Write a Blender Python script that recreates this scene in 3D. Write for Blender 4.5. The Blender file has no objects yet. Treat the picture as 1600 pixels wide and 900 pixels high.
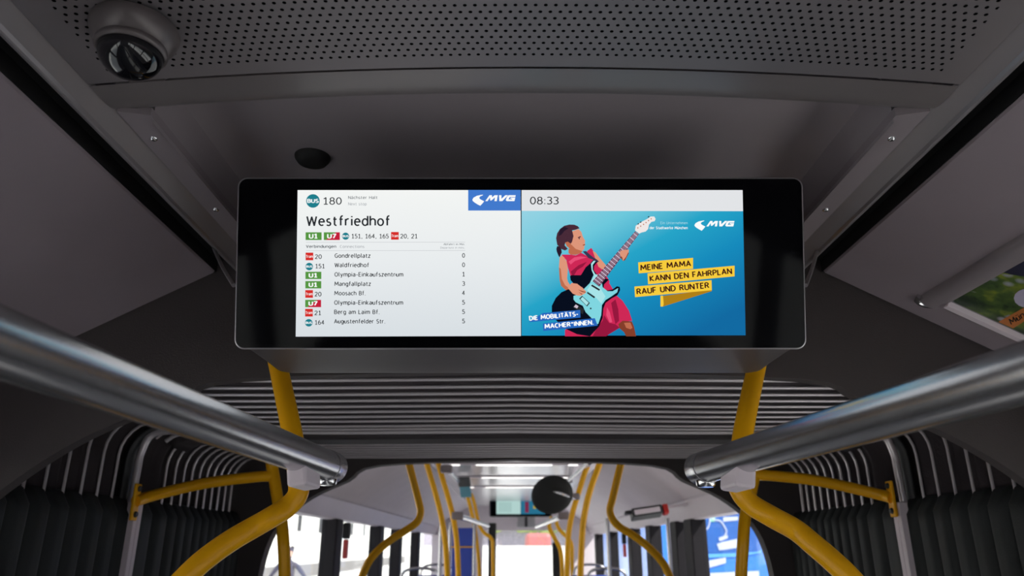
import bpy, bmesh, math, random
from mathutils import Vector, Matrix
random.seed(7)
sc = bpy.context.scene
H = 1.7                       # eye height of the photographer
F = 1150.0                    # focal length in pixels of the 1600 px wide frame
PITCH = math.atan(405 / F)
CAMX = -0.015
# ------------------------------------------------------------------ camera
cam_d = bpy.data.cameras.new('camera'); cam = bpy.data.objects.new('camera', cam_d)
sc.collection.objects.link(cam); sc.camera = cam
cam_d.sensor_width = 36; cam_d.lens = F / 1600 * 36
cam_d.clip_start = 0.02; cam_d.clip_end = 400
cam.location = (CAMX, 0, H); cam.rotation_euler = (math.pi / 2 + PITCH, 0, 0)
cam_d.dof.use_dof = True; cam_d.dof.focus_distance = 1.06; cam_d.dof.aperture_fstop = 6.3
# ------------------------------------------------------------------ world, sun, exposure
wd = bpy.data.worlds.new('daylight'); sc.world = wd; wd.use_nodes = True
bg = wd.node_tree.nodes['Background']; bg.inputs[0].default_value = (.80, .88, 1, 1); bg.inputs[1].default_value = 1.5
sun_d = bpy.data.lights.new('sun', 'SUN'); sun = bpy.data.objects.new('sun', sun_d); sc.collection.objects.link(sun)
sun_d.energy = 9.0; sun_d.angle = math.radians(.6); sun_d.color = (1, .95, .87)
sun.rotation_euler = Vector((-.62, .55, -.75)).to_track_quat('-Z', 'Y').to_euler()
vs = sc.view_settings; vs.view_transform = 'Standard'; vs.look = 'None'; vs.gamma = 1; vs.exposure = 0.0; vs.use_curve_mapping = False
sc.cycles.use_denoising = True; sc.cycles.max_bounces = 10; sc.cycles.diffuse_bounces = 5; sc.cycles.transparent_max_bounces = 16
sc.cycles.sample_clamp_indirect = 4

# ------------------------------------------------------------------ helpers
def lin(c):
    return tuple(((v / 255) / 12.92 if v / 255 <= .04045 else ((v / 255 + .055) / 1.055) ** 2.4) for v in c)
def W(px, py, d):
    """the point of the bus seen at photo pixel (px, py), d metres in front of the lens"""
    u = (px - 800) / F * d; v = (450 - py) / F * d
    return Vector((CAMX + u, d * math.cos(PITCH) - v * math.sin(PITCH), H + d * math.sin(PITCH) + v * math.cos(PITCH)))
def mat(name, col, rough=.5, metal=0, bump=0, bscale=200, emit=None, spec=None, vary=0):
    m = bpy.data.materials.new(name); m.use_nodes = True; nt = m.node_tree; b = nt.nodes['Principled BSDF']
    b.inputs['Base Color'].default_value = (*col, 1); b.inputs['Roughness'].default_value = rough; b.inputs['Metallic'].default_value = metal
    if spec is not None: b.inputs['Specular IOR Level'].default_value = spec
    if emit: b.inputs['Emission Color'].default_value = (*emit[0], 1); b.inputs['Emission Strength'].default_value = emit[1]
    tc = nt.nodes.new('ShaderNodeTexCoord'); n = nt.nodes.new('ShaderNodeTexNoise'); n.inputs['Scale'].default_value = bscale
    nt.links.new(tc.outputs['Object'], n.inputs['Vector'])
    if bump:
        bp = nt.nodes.new('ShaderNodeBump'); bp.inputs['Strength'].default_value = bump; bp.inputs['Distance'].default_value = .002
        nt.links.new(n.outputs['Fac'], bp.inputs['Height']); nt.links.new(bp.outputs[0], b.inputs['Normal'])
    if vary:
        n2 = nt.nodes.new('ShaderNodeTexNoise'); n2.inputs['Scale'].default_value = 5; n2.inputs['Detail'].default_value = 4
        nt.links.new(tc.outputs['Object'], n2.inputs['Vector'])
        r = nt.nodes.new('ShaderNodeValToRGB'); r.color_ramp.elements[0].position = .3; r.color_ramp.elements[1].position = .7
        r.color_ramp.elements[0].color = (*[c * (1 - vary) for c in col], 1); r.color_ramp.elements[1].color = (*[min(1, c * (1 + vary)) for c in col], 1)
        nt.links.new(n2.outputs['Fac'], r.inputs[0]); nt.links.new(r.outputs[0], b.inputs['Base Color'])
    return m
def emis(name, rgb, k=1.0):
    m = bpy.data.materials.new(name); m.use_nodes = True; nt = m.node_tree; nt.nodes.clear()
    o = nt.nodes.new('ShaderNodeOutputMaterial'); e = nt.nodes.new('ShaderNodeEmission')
    e.inputs[0].default_value = (*lin(rgb), 1); e.inputs[1].default_value = k; nt.links.new(e.outputs[0], o.inputs[0]); return m
def link(name, me, m=None, parent=None):
    o = bpy.data.objects.new(name, me); sc.collection.objects.link(o)
    if m is not None:
        for q in (m if isinstance(m, (list, tuple)) else [m]): me.materials.append(q)
    if parent is not None: o.parent = parent
    return o
def obj(name, bm, m, parent=None, smooth=False, angle=40):
    bmesh.ops.recalc_face_normals(bm, faces=bm.faces)
    if smooth:
        for f in bm.faces: f.smooth = True
        for e in bm.edges:
            if len(e.link_faces) == 2 and e.calc_face_angle(0) > math.radians(angle): e.smooth = False
    me = bpy.data.meshes.new(name); bm.to_mesh(me); bm.free()
    return link(name, me, m, parent)
def tag(o, label, cat, group=None, kind=None):
    if label: o['label'] = label
    if cat: o['category'] = cat
    if group: o['group'] = group
    if kind: o['kind'] = kind
    return o
def thing(name, label, cat, loc=(0, 0, 0), group=None, rot=None):
    o = bpy.data.objects.new(name, None); sc.collection.objects.link(o); o.location = loc; o.empty_display_size = .05
    if rot is not None: o.rotation_euler = rot
    return tag(o, label, cat, group)
def struct(name, bm, m, smooth=False, parent=None):
    o = obj(name, bm, m, parent, smooth)
    if parent is None: o['kind'] = 'structure'
    return o
def box(bm, lo, hi, bev=0, M=None):
    lo, hi = Vector(lo), Vector(hi)
    r = bmesh.ops.create_cube(bm, size=1); vs_ = r['verts']
    for v in vs_:
        v.co = Vector([(lo[i] + hi[i]) / 2 + v.co[i] * (hi[i] - lo[i]) for i in range(3)])
    if bev:
        es = list({e for v in vs_ for e in v.link_edges})
        rr = bmesh.ops.bevel(bm, geom=es, offset=bev, segments=2, affect='EDGES', profile=.5)
        vs_ = list({v for f in rr['faces'] for v in f.verts} | {v for v in vs_ if v.is_valid})
    if M is not None:
        for v in vs_: v.co = M @ v.co
    return vs_
def B(*boxes, bev=0):
    bm = bmesh.new()
    for lo, hi in boxes: box(bm, lo, hi, bev)
    return bm
def catmull(pts, n=6):
    P = [Vector(p) for p in pts]
    if len(P) < 3: return P
    Q = [2 * P[0] - P[1]] + P + [2 * P[-1] - P[-2]]; out = []
    for i in range(1, len(Q) - 2):
        for k in range(n):
            t = k / n; a, b, c, d = Q[i - 1], Q[i], Q[i + 1], Q[i + 2]
            out.append(.5 * ((2 * b) + (c - a) * t + (2 * a - 5 * b + 4 * c - d) * t * t + (3 * b - a - 3 * c + d) * t ** 3))
    out.append(P[-1]); return out
def tube(bm, pts, r, seg=16, smooth=6, cap=True, rr=None):
    P = catmull(pts, smooth) if smooth else [Vector(p) for p in pts]
    rings = []; prev = None
    for i, p in enumerate(P):
        t = (P[min(i + 1, len(P) - 1)] - P[max(i - 1, 0)]).normalized()
        if prev is None:
            a = Vector((0, 0, 1)) if abs(t.z) < .9 else Vector((1, 0, 0)); n = t.cross(a).normalized()
        else:
            n = (prev - t * prev.dot(t)).normalized()
        prev = n; b = t.cross(n); q = r if rr is None else rr(i / (len(P) - 1))
        rings.append([bm.verts.new(p + (n * math.cos(2 * math.pi * k / seg) + b * math.sin(2 * math.pi * k / seg)) * q) for k in range(seg)])
    for a, b in zip(rings, rings[1:]):
        for k in range(seg): bm.faces.new((a[k], a[(k + 1) % seg], b[(k + 1) % seg], b[k]))
    if cap: bm.faces.new(rings[0]); bm.faces.new(rings[-1][::-1])
    return bm
def lathe(bm, prof, seg=40, M=None):
    rings = []
    for r, z in prof:
        if r < 1e-6: rings.append([bm.verts.new((0, 0, z))])
        else: rings.append([bm.verts.new((r * math.cos(2 * math.pi * k / seg), r * math.sin(2 * math.pi * k / seg), z)) for k in range(seg)])
    for a, b in zip(rings, rings[1:]):
        for k in range(seg):
            k2 = (k + 1) % seg
            if len(a) == 1 and len(b) == 1: continue
            if len(a) == 1: bm.faces.new((a[0], b[k2], b[k]))
            elif len(b) == 1: bm.faces.new((a[k], a[k2], b[0]))
            else: bm.faces.new((a[k], a[k2], b[k2], b[k]))
    if M is not None:
        for rg in rings:
            for v in rg: v.co = M @ v.co
    return bm
def sweep_y(bm, prof, ys, fn=None, closed=False):
    """profile (x, z) repeated at each y; fn(x, z, y, i) may move a point"""
    rings = []
    for y in ys:
        rg = []
        for i, (x, z) in enumerate(prof):
            p = (x, y, z) if fn is None else fn(x, z, y, i)
            rg.append(bm.verts.new(p))
        rings.append(rg)
    n = len(prof)
    for a, b in zip(rings, rings[1:]):
        for k in range(n if closed else n - 1):
            k2 = (k + 1) % n
            bm.faces.new((a[k], a[k2], b[k2], b[k]))
    if closed: bm.faces.new(rings[0]); bm.faces.new(rings[-1][::-1])
    return bm
def prism(bm, poly, axis_vec):
    a = [bm.verts.new(p) for p in poly]; b = [bm.verts.new(Vector(p) + Vector(axis_vec)) for p in poly]
    n = len(poly)
    bm.faces.new(a); bm.faces.new(b[::-1])
    for k in range(n): bm.faces.new((a[k], a[(k + 1) % n], b[(k + 1) % n], b[k]))
    return bm
def solid(o, t, off=1):
    md = o.modifiers.new('thickness', 'SOLIDIFY'); md.thickness = t; md.offset = off; return o
def copy_tree(o, parent=None):
    c = o.copy(); sc.collection.objects.link(c); c.parent = parent
    for ch in list(o.children): copy_tree(ch, c)
    return c

# ------------------------------------------------------------------ materials
M = {}
M['ceil'] = mat('grey_ceiling_plastic', (.32, .28, .302), .38, bump=.1, bscale=900, vary=.04)
M['side'] = mat('grey_side_panel', (.28, .232, .262), .55, bump=.1, bscale=600, vary=.04)
M['rail'] = mat('satin_aluminium_rail', (.30, .275, .29), .35, .35, vary=.05)
M['trim'] = mat('grey_trim', (.28, .24, .26), .4, .1, vary=.04)
M['portal'] = mat('shaded_portal_panel', (.058, .047, .048), .6, bump=.2, bscale=300, vary=.1)  # base colour darkened to stand for a wall that gets little light
M['black'] = mat('black_rubber', (.006, .006, .007), .7)
M['dark'] = mat('dark_plastic', (.03, .03, .033), .5, vary=.1)
M['cream'] = mat('pale_ceiling', (.62, .55, .60), .45, vary=.03)
M['gloss'] = mat('glossy_pale_ceiling', (.78, .76, .78), .22, .35, spec=1.0)
M['silver'] = mat('brushed_steel', (.56, .55, .57), .24, .92, bump=.05, bscale=400)
M['chrome'] = mat('steel', (.7, .7, .72), .18, 1)
M['yellow'] = mat('yellow_enamel', (.92, .44, .004), .32, 0, vary=.05, spec=.3)
M['hoop'] = mat('aluminium_hoop', (.72, .66, .69), .32, .4)
M['memb'] = mat('grey_bellows_cloth', (.06, .05, .055), .85, bump=.4, bscale=250, vary=.15, spec=.15)
M['curt'] = mat('black_pleated_cloth', (.013, .0165, .018), .65, bump=.3, bscale=250, vary=.2)
M['strip'] = mat('pale_strip', (.80, .70, .76), .5)
M['housing'] = mat('grey_painted_metal', (.078, .068, .074), .5, 0, bump=.05)
M['bezel'] = mat('bezel_metal', (.42, .40, .42), .3, .8)
M['glass_black'] = mat('black_screen_glass', (.002, .002, .003), .06, spec=.07)
M['dome'] = mat('smoked_dome', (.004, .004, .006), .03, spec=.8)
M['camgrey'] = mat('camera_base', (.13, .11, .112), .33, .2)
M['floor'] = mat('grey_floor', (.30, .30, .31), .6, bump=.3, bscale=120, vary=.1)
M['wallw'] = mat('grey_wall_lining', (.38, .37, .39), .5, vary=.05)
M['post'] = mat('dark_pillar', (.016, .014, .017), .6, vary=.1, spec=.15)
M['blue'] = mat('blue_panel', (.035, .07, .42), .5, vary=.08)
M['bus_blue'] = mat('bus_blue', (.04, .20, .72), .3, vary=.06)
M['bus_blue2'] = mat('bus_window_blue', (.03, .12, .42), .25, vary=.06)
M['bus_light'] = mat('bus_pale_print', (.50, .55, .75), .5)
M['white'] = mat('white_plaster', (.85, .83, .80), .8, vary=.02)
M['paving'] = mat('pale_paving', (.82, .80, .78), .85, bump=.5, bscale=3, vary=.08)
M['red'] = mat('red_plastic', (.55, .03, .025), .35)
M['seatcloth'] = mat('blue_seat_cloth', (.03, .06, .28), .8, bump=.4, bscale=150, vary=.3)
M['leaf'] = mat('hedge_leaves', (.30, .38, .12), .7, bump=1, bscale=8, vary=.5)
M['skin'] = mat('skin', (.5, .3, .22), .5); M['shirt'] = mat('grey_shirt', (.06, .055, .085), .8, vary=.1)
M['hair'] = mat('dark_hair', (.03, .02, .018), .6); M['trouser'] = mat('dark_trousers', (.05, .05, .07), .8)
def perforated():
    m = mat('perforated_ceiling', (.27, .238, .250), .5, vary=.04); nt = m.node_tree; b = nt.nodes['Principled BSDF']
    def N(t, **k):
        n = nt.nodes.new(t)
        for a, v in k.items(): setattr(n, a, v)
        return n
    def mth(op, a, b2=None):
        n = N('ShaderNodeMath', operation=op)
        for i, v in enumerate((a, b2)):
            if v is None: continue
            if isinstance(v, (int, float)): n.inputs[i].default_value = v
            else: nt.links.new(v, n.inputs[i])
        return n.outputs[0]
    tc = N('ShaderNodeTexCoord'); s = N('ShaderNodeSeparateXYZ'); nt.links.new(tc.outputs['Object'], s.inputs[0])
    X, Y = s.outputs[0], s.outputs[1]; px, py = .0112, .0108
    row = mth('FLOOR', mth('DIVIDE', Y, py)); off = mth('MULTIPLY', mth('MODULO', mth('ADD', row, 1000), 2), .5)
    fx = mth('SUBTRACT', mth('FRACT', mth('ADD', mth('DIVIDE', X, px), mth('ADD', off, 100))), .5)
    fy = mth('SUBTRACT', mth('FRACT', mth('DIVIDE', Y, py)), .5)
    dx = mth('MULTIPLY', fx, px); dy = mth('MULTIPLY', fy, py)
    d = mth('SQRT', mth('ADD', mth('MULTIPLY', dx, dx), mth('MULTIPLY', dy, dy)))
    hole = mth('LESS_THAN', d, .0022)
    ins = mth('MULTIPLY', mth('LESS_THAN', mth('ABSOLUTE', X), .505), mth('LESS_THAN', Y, .7560))
    h = mth('MULTIPLY', hole, ins)
    mix = N('ShaderNodeMix', data_type='RGBA'); nt.links.new(h, mix.inputs[0])
    src = b.inputs['Base Color'].links[0].from_socket
    nt.links.new(src, mix.inputs[6]); mix.inputs[7].default_value = (.004, .004, .005, 1)
    nt.links.new(mix.outputs[2], b.inputs['Base Color'])
    sp = mth('MULTIPLY', mth('SUBTRACT', 1, h), .5); nt.links.new(sp, b.inputs['Specular IOR Level'])
    return m
M['perf'] = perforated()
def glassmat():
    m = bpy.data.materials.new('window_glass'); m.use_nodes = True; nt = m.node_tree; nt.nodes.clear()
    o = nt.nodes.new('ShaderNodeOutputMaterial'); mx = nt.nodes.new('ShaderNodeMixShader'); t = nt.nodes.new('ShaderNodeBsdfTransparent'); g = nt.nodes.new('ShaderNodeBsdfGlossy')
    t.inputs[0].default_value = (.88, .90, .90, 1); g.inputs['Roughness'].default_value = .02; mx.inputs[0].default_value = .07
    nt.links.new(t.outputs[0], mx.inputs[1]); nt.links.new(g.outputs[0], mx.inputs[2]); nt.links.new(mx.outputs[0], o.inputs[0]); return m
M['glass'] = glassmat()

# ================================================================== THE BUS SHELL
Y0, Y1, Y2, Y3, Y4 = -4.5, 1.45, 2.96, 3.0, 11.5     # rear of front section, joint, rear section
ARCH = [(0, .326), (.54, .304), (.66, .245), (.80, .18), (.91, .085), (.96, -.05), (.98, -.3), (.98, -1.7)]
ARCHN = [(0, .335), (.56, .318), (.67, .282), (.77, .240), (.87, .190), (.97, .118), (1.04, .04), (1.06, -.1), (1.06, -1.7)]
def arch_pts(A):
    h = catmull([Vector((x, 0, z)) for x, z in A[:-1]], 4); h = [(p.x, p.z) for p in h] + [A[-1]]
    return [(-x, z + H) for x, z in reversed(h)] + [(x, z + H) for x, z in h[1:]]
struct('floor', B(((-1.25, Y0, -.05), (1.25, Y4, 0))), M['floor'])
# front section: perforated ceiling, crowned
def crown(x): return H + .566 - .025 * (x / .53) ** 2
xs = [-.54 + .054 * i for i in range(21)]
bm = bmesh.new(); sweep_y(bm, [(x, crown(x)) for x in xs], [-3, .775]); solid(struct('ceiling', bm, M['perf'], True), .01, 1)
# plain edge strip and rounded lip, then the recess over the display
bm = bmesh.new()
prof = [(.779, 0), (.812, 0), (.822, .0008), (.832, .003), (.842, .007), (.850, .013), (.856, .023), (.858, .075)]
rows = []
for y, dz in prof: rows.append([bm.verts.new((x, y, min(crown(x) + dz, H + .63))) for x in xs])
for a, b in zip(rows, rows[1:]):
    for k in range(len(xs) - 1): bm.faces.new((a[k], a[k + 1], b[k + 1], b[k]))
struct('ceiling_lip', bm, mat('grey_lip', (.155, .135, .138), .36), True)
bm = bmesh.new()   # recess: top with softly rounded corners into the side walls, closed at the back
rp = [(-.495, H + .535), (-.497, H + .58), (-.49, H + .605), (-.47, H + .618), (-.44, H + .622), (0, H + .625), (.44, H + .622), (.47, H + .618), (.49, H + .605), (.497, H + .58), (.495, H + .535)]
sweep_y(bm, rp, [.855, 1.0, 1.2, 1.45]); struct('ceiling_recess', bm, M['ceil'], True)
for s, sd in ((-1, 'left'), (1, 'right')):
    # flange strip with screws, rail, black channel, sloping side panel
    bm = bmesh.new(); zf = H + .541
    prism(bm, [(s * .495, .846, zf), (s * .535, .836, zf), (s * .535, 1.45, zf), (s * .495, 1.45, zf)], (0, 0, .012))
    fl = struct('trim_1' if s < 0 else 'trim_2', bm, M['trim'])
    for y in (.905, 1.135, 1.38):
        b2 = bmesh.new(); lathe(b2, [(0, -.0035), (.003, -.0032), (.0052, -.0015), (.0058, 0), (.0085, .0004), (.0085, .001)], 16, Matrix.Translation((s * .518, y, zf)))
        obj('screw', b2, M['chrome'], fl, True)
    bm = bmesh.new(); z = H + .545
    pr = [(.536, z), (.539, z - .001), (.562, z - .016), (.5645, z - .0205), (.567, z - .0215), (.5695, z - .0195), (.590, z - .003), (.592, z + .03), (.536, z + .03)]
    sweep_y(bm, [(s * x, zz) for x, zz in pr], [-3, 1.45], closed=True); struct('trim_3' if s < 0 else 'trim_4', bm, M['rail'])
    bm = bmesh.new(); sweep_y(bm, [(s * .591, z + .028), (s * .591, z + .04), (s * .66, z + .04), (s * .66, z - .01), (s * .637, z + .002), (s * .637, z + .028)], [-3, 1.45], closed=True)
    struct('trim_5' if s < 0 else 'trim_6', bm, M['black'])
    bm = bmesh.new(); sl = [(.637, H + .545), (.639, H + .541), (1.06, H + .318), (1.16, H + .26), (1.20, H + .22), (1.20, H + .26), (1.08, H + .34), (.65, H + .565)]
    sweep_y(bm, [(s * x, zz) for x, zz in sl], [-4.5, 1.44], closed=True); struct('ceiling_' + sd, bm, M['side'])
    # window wall of the front section, unseen; openings kept small to hold daylight back
    bm = bmesh.new()
    for lo, hi in [((1.17, Y0, 0), (1.23, Y1 + .03, .95)), ((1.17, Y0, 1.72), (1.23, Y1 + .03, 2.0))] + [((1.16, y, .95), (1.23, y + .14, 1.72)) for y in (Y0, -3.0, -1.4, .1, 1.36)]:
        box(bm, (s * hi[0] if s < 0 else lo[0], lo[1], lo[2]), (s * lo[0] if s < 0 else hi[0], hi[1], hi[2]))
    struct('wall_' + sd, bm, M['wallw'])
    for i, (a, b) in enumerate(((-4.36, -3.0), (-2.86, -1.4), (-1.26, .1), (.24, 1.36))):
        struct('window_%d' % (i + 1 + (4 if s > 0 else 0)), B(((s * 1.2 - .003, a, .95), (s * 1.2 + .003, b, 1.72))), M['glass'])
struct('wall_behind', B(((-1.23, Y0 - .05, 0), (1.23, Y0, 2.5))), M['wallw'])  # unseen end, closed instead of a windscreen to keep the front section dark
struct('ceiling_roof_skin', B(((-1.25, Y0, H + .66), (1.25, Y4, H + .70))), M['dark'])
# portal walls of the joint
def portal(name, ya, yb, mface, top, AP):
    bm = bmesh.new()
    fr = [bm.verts.new((x, ya, z)) for x, z in AP]; bk = [bm.verts.new((x, yb, z)) for x, z in AP]
    fo = []; 
    for x, z in AP:
        ax = abs(x)
        if z < H + .09: fo.append((math.copysign(1.23, x) if x else 0, z))
        else: fo.append((x * 1.23 / .95 if ax > .3 else x, top))
    fr2 = [bm.verts.new((x, ya, z)) for x, z in fo]; bk2 = [bm.verts.new((x, yb, z)) for x, z in fo]
    n = len(AP)
    for k in range(n - 1):
        bm.faces.new((fr[k], fr[k + 1], fr2[k + 1], fr2[k])); bm.faces.new((bk[k + 1], bk[k], bk2[k], bk2[k + 1])); bm.faces.new((fr[k + 1], fr[k], bk[k], bk[k + 1]))
    return struct(name, bm, mface, True)
portal('wall_front_portal', Y1, Y1 + .03, M['portal'], H + .66, arch_pts(ARCHN))
portal('wall_far_portal', Y2, Y3 + .02, M['portal'], H + .66, arch_pts(ARCH))
# ------------------------------------------------------------------ bellows
bel = thing('bellows', 'grey pleated bellows with metal hoops joining the two bus sections', 'bellows', (0, 2.3, 0))
bel.location = (0, 0, 0)
def bell_profile(off=0, zlow=-1.68):
    R = .09; p = []
    X, Z = 1.085 + off, .330 + off
    for k in range(7):
        a = math.pi / 2 * k / 6; p.append((X - R + R * math.cos(a), Z - R + R * math.sin(a)))
    right = [(X, zlow), (X, -.8), (X, -.2), (X, .05)] + p
    return [(-x, z + H) for x, z in right] + [(.5, Z + .006 + H)][:0] + [(-.5, Z + H), (0, Z + .004 + H), (.5, Z + H)] + [(x, z + H) for x, z in reversed(right)]
hoopY = [1.505 + .075 * k for k in range(8)] + [2.115] + [2.235] + [2.325, 2.39] + [2.455 + .062 * k for k in range(8)]
def phase(y):
    for a, b in zip([hoopY[0] - .075] + hoopY, hoopY + [2.97]):
        if a <= y < b: return (y - a) / (b - a)
    return 0
bp0 = bell_profile()
bm = bmesh.new(); ys = []; y = 1.478
while y < 2.96: ys.append(y); y += .0085
def bulge(x, z, y, i):
    ph = phase(y); w = abs(math.sin(math.pi * ph)) ** .7
    side = abs(x) > 1.0
    a = (.045 if side else .022) * w
    if abs(x) > 1.05: return (x + math.copysign(a, x), y, z)
    if side: return (x + math.copysign(a * .7, x), y, z + a * .7)
    return (x, y, z + a)
sweep_y(bm, bp0, ys, bulge); obj('membrane', bm, M['memb'], bel, True, 80)
for y in hoopY + [2.172]:
    bm = bmesh.new()
    pth = [Vector((x * .995, y, z - .004)) for x, z in bp0 if not (2.10 < y < 2.24) or z > H + .29]
    tube(bm, pth, .0038 if y != 2.235 else .0065, 8, 0); obj('hoop', bm, M['hoop'], bel, True)
# centre frame: wide dark band over roof, pale strips down the sides
inn = bell_profile(-.012)
for sg in (-1, 1):
    bm = bmesh.new(); sweep_y(bm, [p for p in inn if p[0] * sg > 1.0], [2.07, 2.14]); ob = obj('centre_hoop', bm, M['dark'], bel, True); solid(ob, .012, 1)
bm = bmesh.new()
rf = [(x, z) for x, z in bell_profile(-.012) if z > H + .29]
sweep_y(bm, rf, [2.248, 2.26, 2.36, 2.37], lambda x, z, y, i: (x, y, z + (.012 if y in (2.248, 2.37) else 0))); ob = obj('roof_beam', bm, mat('dark_grey_beam', (.06, .052, .057), .7, 0, spec=.15), bel, True); solid(ob, .012, 1)
for s in (-1, 1):
    bm = bmesh.new()
    for a, b in ((2.066, 2.085), (2.088, 2.107)):
        box(bm, (min(s * 1.028, s * 1.052), a, .02), (max(s * 1.028, s * 1.052), b, H + .115), .002)
    obj('side_strip', bm, M['strip'], bel)
    bm = bmesh.new(); tube(bm, [(s * 1.058, 2.095, H + .10), (s * 1.055, 2.095, H + .2), (s * 1.052, 2.095, H + .25), (s * 1.03, 2.095, H + .30), (s * .96, 2.095, H + .312)], .010, 12, 5)
    obj('corner_cover', bm, M['hoop'], bel, True)
    # pleated curtain
    bm = bmesh.new(); ysc = [1.485 + .005 * k for k in range(295)]
    cp = [(1.086, .13), (1.080, .122), (1.074, .095), (1.074, .07), (1.074, -.2), (1.074, -.9), (1.074, -1.68)]
    def pleat(x, z, y, i):
        ph = phase(y); a = .030 * (1 - abs(2 * ph - 1) ** 4)
        return (x - s * a * (0 if i == 0 else (.4 if i == 1 else 1)), y, z - (.012 * abs(math.sin(math.pi * ph)) if i in (2, 3) else 0))
    sweep_y(bm, [(s * x, z + H) for x, z in cp], ysc, pleat); obj('curtain', bm, M['curt'], bel, True, 60)
# ================================================================== REAR SECTION SHELL
zc = H + .585
bm = bmesh.new(); cov = [(-.62, zc - .012), (-.55, zc), (.55, zc), (.62, zc - .012)]
sweep_y(bm, cov, [Y3, Y4]); solid(struct('ceiling_rear', bm, M['gloss']), .01, 1)
for s, sd in ((-1, 'left'), (1, 'right')):
    bm = bmesh.new(); pr = catmull([Vector((x, 0, z)) for x, z in [(.62, .573), (.74, .53), (.90, .44), (1.04, .345), (1.10, .285)]], 4)
    pr = [(s * p.x, p.z + H) for p in pr]
    sweep_y(bm, pr, [Y3, Y4]); solid(struct('ceiling_cove_' + sd, bm, M['cream'], True), .008, 1 if s > 0 else -1)
    bm = bmesh.new(); sweep_y(bm, [(s * 1.10, H + .285), (s * 1.105, H + .28), (s * 1.145, H + .175), (s * 1.165, H + .168), (s * 1.20, H + .168), (s * 1.20, H + .285)], [Y3, Y4], closed=True)
    struct('trim_7' if s < 0 else 'trim_8', bm, M['cream'])
    bm = bmesh.new()
    pil = {-1: [3.02, 4.93, 6.6, 7.75, 9.3], 1: [3.02, 4.95, 5.42, 6.45, 7.5, 9.1, 10.6]}[s]
    box(bm, (min(s * 1.17, s * 1.23), Y3, 0), (max(s * 1.17, s * 1.23), Y4, .85)); box(bm, (min(s * 1.19, s * 1.23), Y3, H + .175), (max(s * 1.19, s * 1.23), Y4, H + .66))
    o = struct('wall_rear_' + sd, bm, M['post'])
    for i, y in enumerate(pil):
        wd_ = .10 if y < 3.2 else (.19 if s < 0 else .22)
        bm = B(((min(s * 1.13, s * 1.23), y, .85), (max(s * 1.13, s * 1.23), y + wd_, H + .172)), bev=.008)
        obj('window_pillar', bm, M['post'], o)
    for i, (a, b) in enumerate(zip(pil, pil[1:] + [Y4])):
        struct('window_%d' % (9 + i + (10 if s > 0 else 0)), B(((s * 1.2 - .003, a + .12, .85), (s * 1.2 + .003, b, H + .172))), M['glass'])
bm = bmesh.new()
for lo, hi in [((-1.2, Y4, 0), (-.45, Y4 + .06, H + .7)), ((.78, Y4, 0), (1.2, Y4 + .06, H + .7)), ((-.45, Y4, 0), (.78, Y4 + .06, .9)), ((-.45, Y4, H + .235), (.78, Y4 + .06, H + .7))]: box(bm, lo, hi)
struct('wall_rear_end', bm, M['cream'])
struct('window_30', B(((-.45, Y4 + .02, .9), (.78, Y4 + .026, H + .235))), M['glass'])
# panel joint bars of the rear ceiling, their bright shine put in as glow
glowm = emis('joint_bar_glow', (255, 252, 248), 2.2)
def ceiling_lamp(y, label):
    t = thing('ceiling_joint_bar', label, 'lamp', (0, y, zc), 'joint bars with added glow across the rear ceiling')
    obj('housing', B(((-.52, -.03, -.012), (.52, .03, -.001)), bev=.003), M['cream'], t)
    for a, b in ((-.47, -.40), (-.28, .28), (.40, .47)): obj('glow_strip', B(((a, -.018, -.017), (b, .018, -.0125))), glowm, t)
for y, lb in ((5.55, 'pale ceiling joint bar with added glow nearest the bellows'), (6.6, 'pale ceiling joint bar with added glow, second from the bellows'), (7.7, 'pale ceiling joint bar with added glow just before the distant display'),):
    ceiling_lamp(y, lb)

# ================================================================== MAIN DISPLAY
ctop = W(813, 277, 1.074); cbot = W(813, 546, 1.060)
ctr = (ctop + cbot) / 2; up = (ctop - cbot).normalized()
ang = math.atan2(up.z, up.y); HH = (ctop - cbot).length / 2; WW = .4125
disp = thing('information_display', 'wide black passenger display showing the next stop and an advert', 'display', ctr, rot=(ang, 0, 0))
DM = Matrix.Translation(ctr) @ Matrix.Rotation(ang, 4, 'X'); DI = DM.inverted()
camp = Vector((CAMX, 0, H)); CL = DI @ camp
def S(px, py, z=0.0):
    q = DI @ W(px, py, 1.0); dr = q - CL; t = (z - CL.z) / dr.z; p = CL + dr * t
    return Vector((p.x, p.y, z))
def rrect(w, h, r, n=6):
    out = []
    for cx, cy, a0 in ((w - r, h - r, 0), (-w + r, h - r, 90), (-w + r, -h + r, 180), (w - r, -h + r, 270)):
        for k in range(n + 1):
            a = math.radians(a0 + 90 * k / n); out.append((cx + r * math.cos(a), cy + r * math.sin(a)))
    return out
bm = bmesh.new(); R1 = rrect(WW, HH, .014); R0 = rrect(WW - .0022, HH - .0022, .012)
lay = [(R1, -.022), (R1, -.002), (rrect(WW - .0006, HH - .0006, .0135), .0), (R0, .0004), (R0, -.002)]
rings = [[bm.verts.new((x, y, z)) for x, y in R] for R, z in lay]
for a, b in zip(rings, rings[1:]):
    for k in range(len(a)): bm.faces.new((a[k], a[(k + 1) % len(a)], b[(k + 1) % len(a)], b[k]))
obj('bezel', bm, M['bezel'], disp, True)
bm = bmesh.new(); bm.faces.new([bm.verts.new((x, y, -.0008)) for x, y in rrect(WW - .002, HH - .002, .0122)]); obj('screen_glass', bm, M['glass_black'], disp)
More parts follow.
